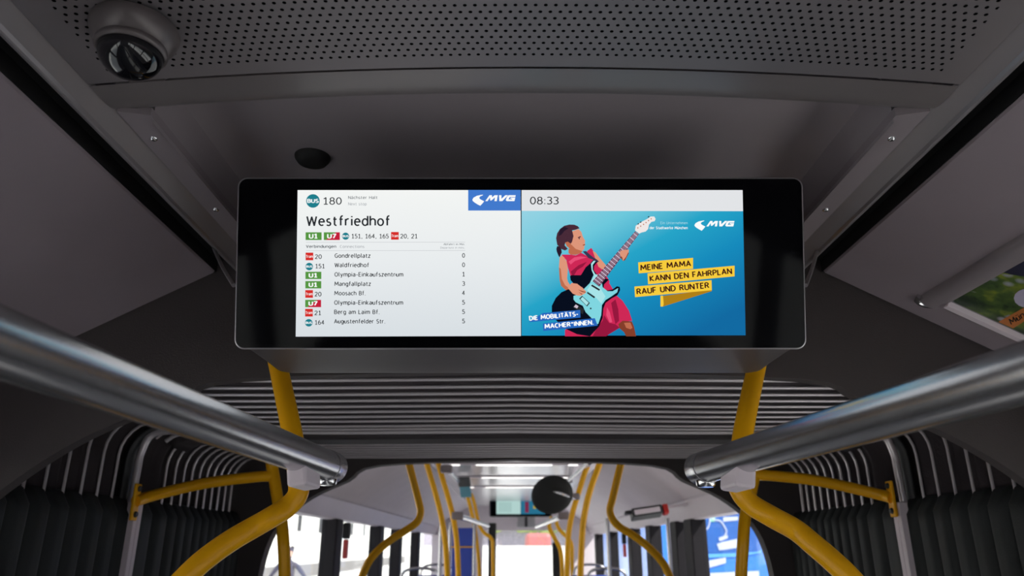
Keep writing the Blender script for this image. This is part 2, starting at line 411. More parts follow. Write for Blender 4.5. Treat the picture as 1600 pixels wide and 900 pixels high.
# housing: in world axes, back body with rounded ends, flat bottom
bm = bmesh.new()
lay = [(rrect(WW - .003, HH - .003, .014), -.012), (rrect(WW - .003, HH - .004, .016), -.05), (rrect(WW - .002, HH - .004, .02), -.11), (rrect(WW - .002, HH - .004, .02), -.165), (rrect(WW - .007, HH - .006, .022), -.183), (rrect(WW - .014, HH - .010, .024), -.192), (rrect(WW - .022, HH - .017, .024), -.195)]
rings = [[bm.verts.new((x, y + (z + .012) * .296, z)) for x, y in R] for R, z in lay]
for a, b in zip(rings, rings[1:]):
    for k in range(len(a)): bm.faces.new((a[k], a[(k + 1) % len(a)], b[(k + 1) % len(a)], b[k]))
bm.faces.new(rings[-1]); obj('housing', bm, M['housing'], disp, True, 50)
for s in (-1, 1):
    bm = bmesh.new(); a = DI @ W(806 + s * 472, 388, 1.42); b = DI @ W(812 + s * 447, 446, 1.12)
    tube(bm, [a, (a + b) / 2 + Vector((0, -.004, 0)), b], .0032, 8, 4); obj('support_stay', bm, M['rail'], disp, True)
# --- screen pictures
def poly(pts, z): return [S(x, y, z) for x, y in pts]
# sans serif drawn as strokes: per letter (width, strokes); unit = capital height, x-height XH
XH = .73
def _A(cx, cy, rx, ry, a0, a1):
    n = max(3, int(abs(a1 - a0) / 15)); return [(cx + rx * math.cos(math.radians(a0 + (a1 - a0) * k / n)), cy + ry * math.sin(math.radians(a0 + (a1 - a0) * k / n))) for k in range(n + 1)]
h_ = XH / 2
_bowl = _A(.24, h_, .24, h_, 0, 360)
def _gl():
    G = {}
    G['0'] = (.54, [_A(.27, .5, .27, .5, 0, 360)]); G['1'] = (.50, [[(.04, .80), (.28, 1), (.28, 0)], [(.04, 0), (.50, 0)]])
    G['2'] = (.50, [_A(.25, .73, .24, .27, 165, -25) + [(.0, .0), (.50, 0)]])
    G['3'] = (.48, [_A(.20, .76, .26, .24, 140, -90), _A(.20, .26, .28, .26, 90, -140)])
    G['4'] = (.54, [[(.36, 0), (.36, 1), (.0, .30), (.54, .30)]])
    G['5'] = (.48, [[(.44, 1), (.06, 1), (.05, .58), (.2, .6)] + _A(.19, .30, .29, .30, 80, -140)])
    G['6'] = (.52, [_A(.26, .30, .26, .30, 0, 360), _A(.42, .32, .42, .68, 180, 95)])
    G['7'] = (.48, [[(0, 1), (.48, 1), (.14, 0)]])
    G['8'] = (.52, [_A(.26, .76, .22, .24, 0, 360), _A(.26, .26, .26, .27, 0, 360)])
    G['9'] = (.52, [_A(.26, .70, .26, .30, 0, 360), _A(.10, .68, .42, .68, 0, -85)])
    G['.'] = (.10, [[(.05, -.06), (.05, .06)]]); G[','] = (.14, [[(.1, .08), (.02, -.16)]]); G[':'] = (.10, [[(.05, 0), (.05, .12)], [(.05, .56), (.05, .68)]])
    G['-'] = (.32, [[(0, .38), (.32, .38)]]); G['*'] = (.30, [[(.15, .62), (.15, 1)], [(.0, .70), (.30, .92)], [(.0, .92), (.30, .70)]]); G[' '] = (.24, [])
    G['A'] = (.62, [[(0, 0), (.31, 1), (.62, 0)], [(.1, .32), (.52, .32)]]); G['Ä'] = (.62, G['A'][1] + [[(.16, 1.14), (.16, 1.26)], [(.46, 1.14), (.46, 1.26)]])
    G['B'] = (.50, [[(0, 0), (0, 1)], [(0, 1)] + _A(.22, .76, .24, .24, 90, -90) + [(0, .52)], [(0, .52)] + _A(.24, .26, .26, .26, 90, -90) + [(0, 0)]])
    G['C'] = (.52, [_A(.34, .5, .34, .5, 65, 295)]); G['D'] = (.58, [[(0, 0), (0, 1)] + _A(.20, .5, .38, .5, 90, -90) + [(0, 0)]])
    G['E'] = (.44, [[(.44, 1), (0, 1), (0, 0), (.44, 0)], [(0, .52), (.38, .52)]]); G['F'] = (.42, [[(.42, 1), (0, 1), (0, 0)], [(0, .50), (.37, .50)]])
    G['G'] = (.58, [_A(.35, .5, .35, .5, 60, 295) + [(.56, .1), (.56, .46), (.36, .46)]]); G['H'] = (.58, [[(0, 0), (0, 1)], [(.58, 0), (.58, 1)], [(0, .52), (.58, .52)]])
    G['I'] = (.06, [[(.03, 0), (.03, 1)]]); G['K'] = (.54, [[(0, 0), (0, 1)], [(.50, 1), (.03, .48), (.54, 0)]]); G['L'] = (.42, [[(0, 1), (0, 0), (.42, 0)]])
    G['M'] = (.80, [[(0, 0), (.08, 1), (.40, .28), (.72, 1), (.80, 0)]]); G['N'] = (.58, [[(0, 0), (0, 1), (.58, 0), (.58, 1)]]); G['O'] = (.64, [_A(.32, .5, .32, .5, 0, 360)])
    G['P'] = (.48, [[(0, 0), (0, 1)], [(0, 1)] + _A(.20, .73, .28, .27, 90, -90) + [(0, .46)]]); G['R'] = (.52, [[(0, 0), (0, 1)], [(0, 1)] + _A(.20, .75, .26, .25, 90, -90) + [(0, .50)], [(.24, .50), (.52, 0)]])
    G['S'] = (.46, [_A(.24, .74, .22, .26, 40, 255) + _A(.22, .25, .24, .26, 80, -145)]); G['T'] = (.52, [[(0, 1), (.52, 1)], [(.26, 1), (.26, 0)]])
    G['U'] = (.54, [[(0, 1), (0, .28)] + _A(.27, .27, .27, .27, 180, 360) + [(.54, 1)]]); G['V'] = (.58, [[(0, 1), (.29, 0), (.58, 1)]]); G['W'] = (.86, [[(0, 1), (.20, 0), (.43, .92), (.66, 0), (.86, 1)]])
    G['a'] = (.44, [[(.03, XH - .06)] + _A(.22, XH - .20, .20, .20, 120, 0) + [(.42, 0)], [(.42, .42), (.2, .40)] + _A(.18, .20, .18, .20, 90, 270) + [(.26, .01), (.42, .16)]])
    G['ä'] = (.44, G['a'][1] + [[(.12, .92), (.12, 1.03)], [(.33, .92), (.33, 1.03)]])
    G['b'] = (.48, [[(0, 0), (0, 1.06)], _bowl]); G['d'] = (.48, [[(.48, 0), (.48, 1.06)], _bowl]); G['c'] = (.38, [_A(.26, h_, .26, h_, 60, 300)])
    G['e'] = (.47, [[(.03, .39), (.465, .39)] + _A(.24, h_, .235, h_, 5, 310)]); G['f'] = (.34, [[(.13, 0), (.13, .80)] + _A(.30, .84, .17, .22, 180, 80), [(0, XH - .04), (.32, XH - .04)]])
    G['g'] = (.47, [_bowl, [(.47, XH), (.47, -.05)] + _A(.25, -.06, .22, .22, 0, -140)]); G['h'] = (.46, [[(0, 0), (0, 1.06)], [(0, .5)] + _A(.24, XH - .24, .22, .24, 140, 0) + [(.46, 0)]])
    G['i'] = (.06, [[(.03, 0), (.03, XH)], [(.03, .91), (.03, 1.04)]]); G['k'] = (.44, [[(0, 0), (0, 1.06)], [(.41, XH), (.02, .36), (.44, 0)]]); G['l'] = (.12, [[(.03, 1.06), (.03, .1), (.12, .01)]])
    G['m'] = (.76, [[(0, 0), (0, XH)], [(0, .5)] + _A(.20, XH - .22, .18, .22, 140, 0) + [(.38, 0)], [(.38, .5)] + _A(.58, XH - .22, .18, .22, 140, 0) + [(.76, 0)]])
    G['n'] = (.46, [[(0, 0), (0, XH)], [(0, .5)] + _A(.24, XH - .24, .22, .24, 140, 0) + [(.46, 0)]]); G['o'] = (.50, [_A(.25, h_, .25, h_, 0, 360)]); G['p'] = (.48, [[(0, -.28), (0, XH)], _bowl])
    G['r'] = (.30, [[(0, 0), (0, XH)], [(0, .5)] + _A(.24, XH - .24, .22, .24, 140, 75)]); G['s'] = (.36, [_A(.19, .54, .16, .19, 50, 250) + _A(.17, .18, .18, .19, 70, -150)])
    G['t'] = (.32, [[(.12, .95), (.12, .2)] + _A(.28, .18, .16, .18, 180, 280), [(0, XH - .04), (.31, XH - .04)]]); G['u'] = (.46, [[(0, XH), (0, .24)] + _A(.22, .24, .22, .24, 180, 320), [(.46, XH), (.46, 0)]])
    G['ü'] = (.46, G['u'][1] + [[(.12, .92), (.12, 1.03)], [(.35, .92), (.35, 1.03)]]); G['w'] = (.66, [[(0, XH), (.16, 0), (.33, .66), (.50, 0), (.66, XH)]])
    G['x'] = (.44, [[(0, 0), (.43, XH)], [(0, XH), (.44, 0)]]); G['y'] = (.46, [[(0, XH), (.24, .02)], [(.46, XH), (.18, -.22), (.03, -.26)]]); G['z'] = (.40, [[(0, XH), (.40, XH), (0, 0), (.40, 0)]])
    return G
GL = _gl()
def font_bm(s_, wt=.065, gap=.24):
    """list of quads in text units, and the total width; wt half stroke"""
    quads = []; x = 0
    for ch_ in s_:
        w_, st = GL[ch_]; sub = []
        for line_ in st:
            P_ = [Vector((a + x, b)) for a, b in line_]; cut = [i for i in range(1, len(P_) - 1) if (P_[i] - P_[i - 1]).angle(P_[i + 1] - P_[i], 0) > 1.0]
            for a_, b_ in zip([0] + cut, cut + [len(P_) - 1]):
                sub.append((P_[a_:b_ + 1], a_ > 0, b_ < len(P_) - 1))
        for P_, e0_, e1_ in sub:
            n = len(P_); nr = []
            if e0_: P_[0] = P_[0] - (P_[1] - P_[0]).normalized() * wt * .7
            if e1_: P_[-1] = P_[-1] + (P_[-1] - P_[-2]).normalized() * wt * .7
            closed = (P_[0] - P_[-1]).length < 1e-4
            for i in range(n):
                t0 = (P_[i] - P_[i - 1]) if i else ((P_[-1] - P_[-2]) if closed else P_[1] - P_[0]); t1 = (P_[i + 1] - P_[i]) if i < n - 1 else ((P_[1] - P_[0]) if closed else P_[i] - P_[i - 1])
                t0 = t0.normalized(); t1 = t1.normalized(); bi = (t0 + t1)
                if bi.length < .3: bi = t1
                bi.normalize(); c_ = max(.45, bi.dot(t1)); nr.append(Vector((-bi.y, bi.x)) * (wt / c_))
            if not closed:
                e = wt * .0
            for i in range(n - 1): quads.append([P_[i] - nr[i], P_[i + 1] - nr[i + 1], P_[i + 1] + nr[i + 1], P_[i] + nr[i]])
        x += w_ + gap
    return quads, x - gap
def text_on(name, s, p0, p1, cap, m, parent, z, mapf=None, bold=0, shear=0):
    """text from pixel p0 to p1 (baseline ends) with capital height cap (pixels)"""
    wt = (.066 if cap > 9 else .078) + bold * 1.9; quads, wd_ = font_bm(s, wt); p0, p1 = Vector(p0), Vector(p1); d = p1 - p0; n = Vector((d.y, -d.x)).normalized()
    f = mapf or (lambda a, b: S(a, b, z)); c2 = cap / (1 + 2 * wt) * 1.0
    verts = []; faces = []
    for q_ in quads:
        faces.append(tuple(range(len(verts), len(verts) + 4)))
        for v in q_:
            q = p0 + d * ((v.x + wt) / (wd_ + 2 * wt)) + n * ((v.y + wt) * c2); verts.append(f(q.x, q.y))
    me = bpy.data.meshes.new(name); me.from_pydata(verts, [], faces); return link(name, me, m, parent)
def flat(name, pts, m, parent, z):
    bm = bmesh.new(); bm.faces.new([bm.verts.new(p) for p in poly(pts, z)]); bmesh.ops.triangulate(bm, faces=bm.faces)
    me = bpy.data.meshes.new(name); bm.to_mesh(me); bm.free(); return link(name, me, m, parent)
def circ(cx, cy, r, n=24, ry=None): return [(cx + r * math.cos(2 * math.pi * k / n), cy + (ry or r) * math.sin(2 * math.pi * k / n)) for k in range(n)]
def grad_emis(name, stops, vec, objco=True):
    """screen picture colours: linear gradient along local vec; stops [(t, rgb)]"""
    m = bpy.data.materials.new(name); m.use_nodes = True; nt = m.node_tree; nt.nodes.clear()
    o = nt.nodes.new('ShaderNodeOutputMaterial'); e = nt.nodes.new('ShaderNodeEmission'); tc = nt.nodes.new('ShaderNodeTexCoord')
    dp = nt.nodes.new('ShaderNodeVectorMath'); dp.operation = 'DOT_PRODUCT'; dp.inputs[1].default_value = (vec[0], vec[1], 0)
    ad = nt.nodes.new('ShaderNodeMath'); ad.operation = 'ADD'; ad.inputs[1].default_value = vec[2]
    r = nt.nodes.new('ShaderNodeValToRGB'); el = r.color_ramp.elements
    el[0].position = stops[0][0]; el[0].color = (*lin(stops[0][1]), 1); el[1].position = stops[-1][0]; el[1].color = (*lin(stops[-1][1]), 1)
    for t, c in stops[1:-1]: q = el.new(t); q.color = (*lin(c), 1)
    nt.links.new(tc.outputs['Object'], dp.inputs[0]); nt.links.new(dp.outputs['Value'], ad.inputs[0]); nt.links.new(ad.outputs[0], r.inputs[0])
    nt.links.new(r.outputs[0], e.inputs[0]); nt.links.new(e.outputs[0], o.inputs[0]); return m
E = {k: emis('screen_' + k, v) for k, v in dict(white=(236, 240, 241), header=(226, 228, 231), mvgblue=(66, 122, 205), teal=(30, 126, 140), ink=(38, 42, 46), grey=(125, 130, 134), pale=(176, 180, 184),
     green=(86, 150, 66), red=(214, 46, 42), crimson=(196, 30, 58), pure=(250, 252, 252), yellow=(247, 204, 60), brown=(60, 22, 20), ochre=(176, 128, 22), sloganblue=(42, 104, 190),
     skin=(222, 150, 122), skin2=(190, 108, 78), skin3=(132, 62, 42), hair=(72, 42, 56), hair2=(40, 26, 44), dress=(206, 40, 86), dress2=(150, 24, 62), dress3=(232, 78, 120), black=(8, 14, 30), guard=(128, 214, 224), guard2=(168, 228, 232),
     neck=(106, 62, 86), fret=(206, 190, 208), head=(238, 232, 230), strap=(58, 54, 82), line=(206, 209, 212), sky=(150, 208, 225)).items()}
zt = .0006
tp = flat('timetable_panel', [(465, 297), (813.5, 297), (814, 525), (462, 526)], grad_emis('timetable_white', [(0, (214, 221, 226)), (.5, (232, 236, 238)), (1, (244, 246, 244))], (0, 4.2, .5)), disp, 0)  # white dims downward, standing in for the viewing angle of the LCD
def T(s, x0, x1, yb, cap, m='ink', name='text', par=None, z=zt * 2, bold=0, shear=0, y1=None): return text_on(name, s, (x0, yb), (x1, y1 if y1 is not None else yb), cap, E[m], par or tp, z, bold=bold, shear=shear)
def badge_bus(cx, cy, r):
    flat('bus_badge', circ(cx, cy, r), E['teal'], tp, zt); T('BUS', cx - r * .86, cx + r * .86, cy + r * .30, r * .62, 'pure', 'badge_text', bold=.015)
def badge_u(s, x0, y0, x1, y1):
    if s == 'U7':
        flat('line_badge', [(x0, y0), (x1 - 2, y0), (x0 + 5, y1), (x0, y1)], E['green'], tp, zt); flat('line_badge', [(x1 - 6, y0), (x1, y0), (x1, y1), (x0 + 3, y1)], E['crimson'], tp, zt * 1.2)
    else: flat('line_badge', [(x0, y0), (x1, y0), (x1, y1), (x0, y1)], E['green'], tp, zt)
    T(s, x0 + 5, x1 - 5.5, y1 - 2.2, y1 - y0 - 4.2, 'pure', 'badge_text', bold=.02)
def badge_tram(x0, y0, x1, y1):
    flat('tram_badge', [(x0, y0), (x1, y0), (x1, y1), (x0, y1)], E['red'], tp, zt); T('Tram', x0 + .6, x1 - .6, (y0 + y1) / 2 + 2.2, 4.4, 'pure', 'badge_text')
badge_bus(489, 314, 10.6)
T('180', 504.5, 534, 319.8, 11.6); T('Nächster Halt', 544, 590, 311, 4.8, 'grey'); T('Next stop', 544, 573, 321, 4.8, 'pale')
T('Westfriedhof', 478.5, 610, 353.3, 16.2, bold=.006, name='stop_name')
badge_u('U1', 477.5, 363, 502.5, 375); badge_u('U7', 506, 363, 531, 375); badge_bus(540, 369, 5.6)
T('151, 164, 165', 549, 607.5, 372.6, 7.2); badge_tram(611, 362.5, 623, 374.5); T('20, 21', 625.5, 652.5, 372.6, 7.2)
for y in (378.2, 391.3): flat('rule', [(478, y), (727, y - .3), (727, y + .5), (478, y + .8)], E['line'], tp, zt)
T('Verbindungen', 478, 525.5, 387.5, 5.0, 'grey', bold=.012); T('Connections', 531, 569.5, 387.5, 4.6, 'pale')
T('Abfahrt in Min.', 693, 726.5, 383.2, 3.2, 'grey'); T('Departure in mins.', 688, 726.5, 388.6, 3.2, 'pale')
rows_ = [('t', '20', 'Gondrellplatz', 579, '0'), ('b', '151', 'Waldfriedhof', 577, '0'), ('u', 'U1', 'Olympia-Einkaufszentrum', 630.5, '1'), ('u', 'U1', 'Mangfallplatz', 580, '3'),
         ('t', '20', 'Moosach Bf.', 572, '4'), ('u', 'U7', 'Olympia-Einkaufszentrum', 630.5, '5'), ('t', '21', 'Berg am Laim Bf.', 594, '5'), ('b', '164', 'Augustenfelder Str.', 603, '5')]
for i, (k, n, nm, xe, mi) in enumerate(rows_):
    y = 403 + 14.65 * i; xo = -.12 * i
    T(nm, 522.8 + xo, xe + xo, y, 7.0, name='stop_text'); T(mi, 722, 726.6, y - .3, 7.2, name='minutes_text')
    if k == 't': badge_tram(477.5 + xo, y - 8.3, 489.5 + xo, y + 3.7); T(n, 492 + xo, 502.8 + xo, y + 1.6, 7.2)
    if k == 'b': badge_bus(483.3 + xo, y - 2.0 + .8, 5.9); T(n, 492.5 + xo, 507.8 + xo, y + 1.8, 7.2)
    if k == 'u': badge_u(n, 477.5 + xo, y - 7.7, 502.3 + xo, y + 3.7)
def mvg_logo(par, x, y, k, z, m='pure'):
    """road-shaped arrow and slanted letters; x, y the left tip, k pixels per unit"""
    def L(pts): return [(x + a * k, y + b * k) for a, b in pts]
    flat('logo_mark', L([(0, 8), (2, 4.6), (7, 1.8), (13, .5), (17, 0), (16.6, 1.0), (12.5, 2.8), (11, 4.5), (11.6, 6.4), (14, 8), (18.8, 10.4), (16, 14), (12.6, 17.6), (8, 15.2), (3, 12), (.8, 10)]), E[m], par, z)
    # slanted capitals M V G
    flat('logo_letter', L([(20.5, 10.2), (27.2, .8), (31.2, .8), (31.2, 4.4), (35.4, .8), (40.4, .8), (38.8, 10.2), (35, 10.2), (36, 4.2), (30.4, 9.2), (28.4, 9.2), (28.0, 4.4), (24.2, 10.2)]), E[m], par, z)
    flat('logo_letter', L([(42.4, .8), (46.2, .8), (46.2, 6.6), (52.4, .8), (56.8, .8), (47.6, 10.2), (42.8, 10.2)]), E[m], par, z)
    flat('logo_letter', L([(57.8, .8), (68.8, .8), (68.2, 3.6), (59.6, 3.6), (57.2, 7.4), (62.8, 7.4), (63.1, 6.4), (60.2, 6.4), (60.7, 4.5), (68.2, 4.5), (66.8, 10.2), (54.6, 10.2), (53, 8.6), (54.8, 3.6)]), E[m], par, z)
lg = flat('operator_logo_panel', [(731.5, 296.8), (813.5, 296.8), (813.5, 329), (731.5, 329)], E['mvgblue'], tp, zt)
mvg_logo(lg, 738, 304.2, .985, zt * 2)
ap = flat('clock_panel', [(815, 297), (1160.3, 297), (1161, 330), (815, 329.5)], E['header'], disp, 0)
text_on('clock_text', '08:33', (828, 319.5), (873, 319.5), 12.2, E['ink'], ap, zt)
adm = grad_emis('advert_teal', [(0, (18, 106, 162)), (.30, (22, 138, 188)), (.52, (38, 164, 200)), (.72, (108, 200, 220)), (1, (152, 212, 228))], (-1.7, 3.2, .75))
ad = flat('advert_panel', [(815, 329.5), (1161, 330), (1165, 524), (815, 524.5)], adm, disp, 0)
A = lambda name, pts, m, z=1: flat(name, pts, E[m], ad, zt * z * .5)
g1 = lambda pts: [(855 + a / 9, 340 + b / 9) for a, b in pts]     # upper part of the picture
g2 = lambda pts: [(855 + a / 9, 430 + b / 9) for a, b in pts]     # lower part
g3 = lambda pts: [(940 + a / 9, 330 + b / 9) for a, b in pts]     # head of the guitar
# pictured child
A('pictured_dress', g1([(200, 520), (330, 520), (400, 530), (480, 495), (560, 540), (560, 470), (620, 425), (650, 470), (670, 560), (760, 690), (800, 760), (880, 900), (620, 1400), (560, 1600), (300, 1600), (360, 900), (330, 830), (290, 700), (270, 600)]), 'dress', 1)
A('pictured_dress', g2([(780, 60), (860, 90), (980, 290), (1060, 360), (1150, 500), (1195, 640), (1100, 650), (1010, 740), (870, 830), (830, 860), (250, 860), (250, 770), (700, 500)]), 'dress', 1)
A('pictured_dress_fold', g2([(800, 560), (870, 670), (960, 690), (1020, 740), (870, 830), (830, 860), (640, 860), (700, 740), (780, 640)]), 'dress2', 2)
A('pictured_dress_fold', g2([(900, 390), (960, 340), (1000, 480), (1010, 640), (960, 690), (930, 560)]), 'dress2', 2)
A('pictured_dress_fold', g2([(840, 450), (880, 520), (915, 660), (880, 665), (830, 560)]), 'dress3', 2)
A('pictured_dress_fold', g1([(300, 620), (380, 560), (470, 545), (560, 560), (480, 580), (390, 610), (330, 660)]), 'dress3', 2)
A('pictured_dress_fold', g1([(330, 760), (440, 670), (560, 620), (500, 690), (420, 740), (360, 840)]), 'dress2', 2)
A('pictured_leg', g2([(1000, 690), (1060, 640), (1190, 650), (1220, 720), (1250, 860), (1110, 860), (1080, 800), (1020, 750)]), 'skin3', 2)
A('pictured_leg', g2([(1080, 670), (1170, 665), (1200, 740), (1170, 760), (1110, 740)]), 'skin2', 3)
# arm at the body, head
A('pictured_arm', g1([(175, 560), (205, 530), (240, 560), (275, 620), (290, 720), (280, 850), (290, 900), (330, 960), (420, 1000), (350, 1080), (250, 1010), (195, 960), (175, 880), (165, 700)]), 'skin', 3)
A('pictured_arm_shade', g1([(165, 700), (190, 720), (205, 860), (250, 950), (330, 1010), (350, 1080), (250, 1010), (195, 960), (175, 880)]), 'skin2', 4)
A('pictured_neck', g1([(300, 440), (360, 440), (470, 470), (500, 470), (470, 500), (400, 525), (330, 520), (300, 500)]), 'skin2', 3)
A('pictured_face', g1([(280, 330), (330, 200), (440, 160), (480, 200), (500, 265), (535, 330), (528, 350), (535, 385), (520, 405), (522, 440), (490, 470), (430, 480), (360, 455), (300, 430)]), 'skin', 4)
A('pictured_face_shade', g1([(340, 380), (400, 440), (490, 470), (430, 482), (360, 458), (300, 430)]), 'skin2', 5)
A('pictured_eye', g1([(425, 280), (465, 260), (475, 272), (455, 282), (460, 305), (440, 300), (445, 288)]), 'hair', 6)
A('pictured_mouth', g1([(495, 385), (534, 372), (534, 384), (510, 394)]), 'skin3', 6)
A('pictured_hair', g1([(180, 430), (140, 380), (125, 290), (140, 220), (180, 160), (240, 115), (310, 98), (380, 100), (430, 120), (455, 150), (400, 170), (350, 180), (370, 260), (350, 340), (330, 370), (290, 340), (255, 350), (245, 390), (290, 440), (250, 462), (205, 445)]), 'hair', 6)
A('pictured_hair', g1([(180, 160), (240, 130), (300, 150), (240, 190), (200, 240), (160, 260)]), 'hair2', 7)
A('pictured_plait', g1([(140, 400), (175, 410), (200, 450), (205, 490), (190, 520), (175, 560), (160, 540), (135, 480), (128, 440)]), 'hair2', 7)
A('pictured_ear', g1([(250, 350), (290, 338), (330, 365), (340, 395), (310, 425), (275, 405)]), 'skin2', 7)
A('pictured_arm', g1([(640, 470), (680, 490), (740, 570), (800, 640), (850, 700), (790, 740), (720, 690), (680, 580)]), 'skin', 3)
# guitar
A('pictured_guitar_body', g1([(610, 640), (640, 600), (690, 590), (720, 620), (690, 640), (660, 680), (655, 740), (700, 800), (620, 900), (450, 1000), (400, 960), (330, 880), (320, 820), (430, 840), (480, 800), (540, 700)]), 'black', 5)
A('pictured_guitar_body', g2([(330, 0), (650, 0), (870, 60), (800, 130), (790, 190), (850, 215), (920, 200), (980, 155), (1020, 165), (1025, 210), (990, 280), (900, 330), (820, 390), (790, 470), (780, 600), (730, 720), (600, 860), (420, 830), (250, 750), (110, 620), (65, 520), (65, 430), (120, 320), (200, 240), (290, 200), (500, 170), (380, 100), (330, 70)]), 'black', 5)
A('pictured_guitar_plate', g1([(615, 650), (650, 608), (690, 602), (640, 665), (640, 730), (675, 795), (760, 820), (700, 900), (610, 905), (660, 820), (625, 740)]), 'guard2', 6)
A('pictured_guitar_plate', g2([(650, 0), (720, 0), (760, 60), (780, 170), (850, 225), (920, 225), (1000, 180), (985, 240), (900, 300), (820, 350), (770, 420), (760, 560), (720, 680), (690, 700), (640, 620), (540, 520), (500, 430), (400, 380), (370, 340), (370, 290), (450, 270), (520, 190), (600, 110)]), 'guard', 6)
A('pictured_guitar_plate', g2([(620, 120), (740, 170), (820, 300), (760, 400), (700, 330), (560, 210)]), 'guard2', 7)
for q in ([(450, 330), (560, 440), (600, 390), (490, 290)], [(555, 250), (660, 325), (675, 305), (570, 235)], [(615, 150), (730, 220), (745, 200), (630, 130)]): A('pictured_pickup', g2(q), 'ink', 8)
for q in ([(466, 335), (553, 425), (584, 388), (497, 305)],): A('pictured_pickup', g2(q), 'guard2', 9)
A('pictured_bridge', g2([(360, 450), (400, 400), (520, 480), (500, 550)]), 'ink', 8)
A('pictured_bridge', g2([(375, 445), (402, 412), (440, 436), (420, 468)]), 'fret', 9)
A('pictured_knob', [(855 + 612 / 9 + 1.4 * math.cos(a), 430 + 468 / 9 + 1.4 * math.sin(a)) for a in [k * .7 for k in range(9)]], 'ink', 8)
n0, n1 = (931.5, 442.5), (995.5, 363.5)
dv = Vector((n1[0] - n0[0], n1[1] - n0[1])); dn = Vector((-dv.y, dv.x)).normalized()
P2 = lambda t, o: (n0[0] + dv.x * t + dn.x * o, n0[1] + dv.y * t + dn.y * o)
A('pictured_guitar_neck', [P2(-.01, -6.3), P2(1, -3.6), P2(1, 3.6), P2(-.01, 7.2)], 'neck', 8)
for t in [.03, .08, .13, .18, .235, .29, .345, .4, .46, .52, .585, .65, .72, .79, .87, .95]:
    w = 6.2 - 2.8 * t; A('pictured_fret', [P2(t, -w), P2(t + .013, -w), P2(t + .013, w), P2(t, w)], 'fret', 9)
for o in (-3.6, -1.2, 1.2, 3.6): A('pictured_string', [P2(0, o - .22), P2(1, o * .6 - .2), P2(1, o * .6 + .2), P2(0, o + .22)], 'fret', 9.5)
A('pictured_guitar_head', g3([(470, 270), (480, 205), (560, 150), (640, 110), (690, 75), (740, 75), (760, 110), (745, 140), (700, 150), (665, 190), (655, 250), (620, 285), (560, 300), (530, 315)]), 'head', 9)
for a, b in ((510, 235), (550, 210), (590, 185), (625, 160), (660, 132), (697, 108)): A('pictured_tuner', g3([(a - 10, b), (a, b - 12), (a + 10, b), (a, b + 12)]), 'skin2', 10)
for a, b in ((515, 180), (550, 155), (660, 80)): A('pictured_tuner', g3([(a - 14, b + 4), (a, b - 12), (a + 14, b - 4), (a, b + 10)]), 'ink', 10)
A('pictured_strap', g1([(500, 475), (545, 470), (600, 520), (650, 560), (700, 590), (730, 620), (690, 620), (640, 590), (580, 570)]), 'strap', 8)
A('pictured_hand', g2([(290, 180), (340, 110), (420, 120), (500, 180), (550, 230), (530, 260), (470, 290), (420, 285), (360, 260)]), 'skin', 10)
for q in ([(430, 200), (500, 225), (545, 236), (540, 244), (490, 236)], [(440, 236), (490, 262), (500, 272), (480, 270)]): A('pictured_hand', g2(q), 'skin3', 11)
A('pictured_hand', g3([(255, 600), (265, 560), (310, 545), (385, 540), (375, 600), (350, 660), (300, 700), (275, 660)]), 'skin', 11)
for q in ([(262, 625), (290, 650), (300, 700), (275, 665)], [(330, 690), (385, 590), (375, 580), (345, 640), (300, 700)]): A('pictured_hand', g3(q), 'skin3', 12)
# slogans
def slogan(x0, y0, x1, y1, h, m, z): return A('slogan_strip', [(x0, y0), (x1, y1), (x1 + 1.2, y1 + h), (x0 + .5, y0 + h)], m, z)
A('speech_tail', [(1032, 463), (1112, 452), (1112, 455), (1036, 479), (1032, 479)], 'ochre', 3); A('speech_tail', [(1032, 462), (1036, 462), (1037, 475), (1036, 479), (1032, 479)], 'yellow', 4)
def X5(a): return 970 + a / 4.5
def Y5(b): return 330 + b / 4.5
for (a, b, c, d, e, f, g, h) in ((122, 360, 508, 328, 508, 405, 126, 437), (188, 437, 800, 383, 800, 458, 192, 514), (96, 530, 638, 485, 640, 556, 100, 604)):
    A('slogan_strip', [(X5(a), Y5(b)), (X5(c), Y5(d)), (X5(e), Y5(f)), (X5(g), Y5(h))], 'yellow', 5)
for s, a, b, c, d in (('MEINE MAMA', 138, 420, 496, 388), ('KANN DEN FAHRPLAN', 204, 496, 784, 442), ('RAUF UND RUNTER', 112, 587, 624, 541)):
    text_on('slogan_text', s, (X5(a), Y5(b)), (X5(c), Y5(d)), 9.6, E['brown'], ad, zt * 3.2, bold=.018)
X4 = lambda a: 815 + a / 4.5
for (a, b, c, d, e, f, g, h) in ((150, 716, 412, 694, 414, 748, 50, 780), (150, 790, 515, 752, 535, 805, 152, 842)):
    A('slogan_strip', [(X4(a), Y5(b)), (X4(c), Y5(d)), (X4(e), Y5(f)), (X4(g), Y5(h))], 'sloganblue', 13)
for s, a, b, c, d in (('DIE MOBILITÄTS-', 54, 771, 402, 738), ('MACHER*INNEN.', 162, 828, 510, 797)):
    text_on('slogan_text', s, (X4(a), Y5(b)), (X4(c), Y5(d)), 7.6, E['pure'], ad, zt * 7.2, bold=.02)
mvg_logo(ad, 1085, 344.5, .91, zt * 2)
text_on('small_text', 'Ein Unternehmen', (1032, 350.5), (1074.5, 350.5), 4.4, E['sky'], ad, zt * 2); text_on('small_text', 'der Stadtwerke München', (1015, 358.2), (1074.5, 358.2), 4.4, E['pure'], ad, zt * 2)

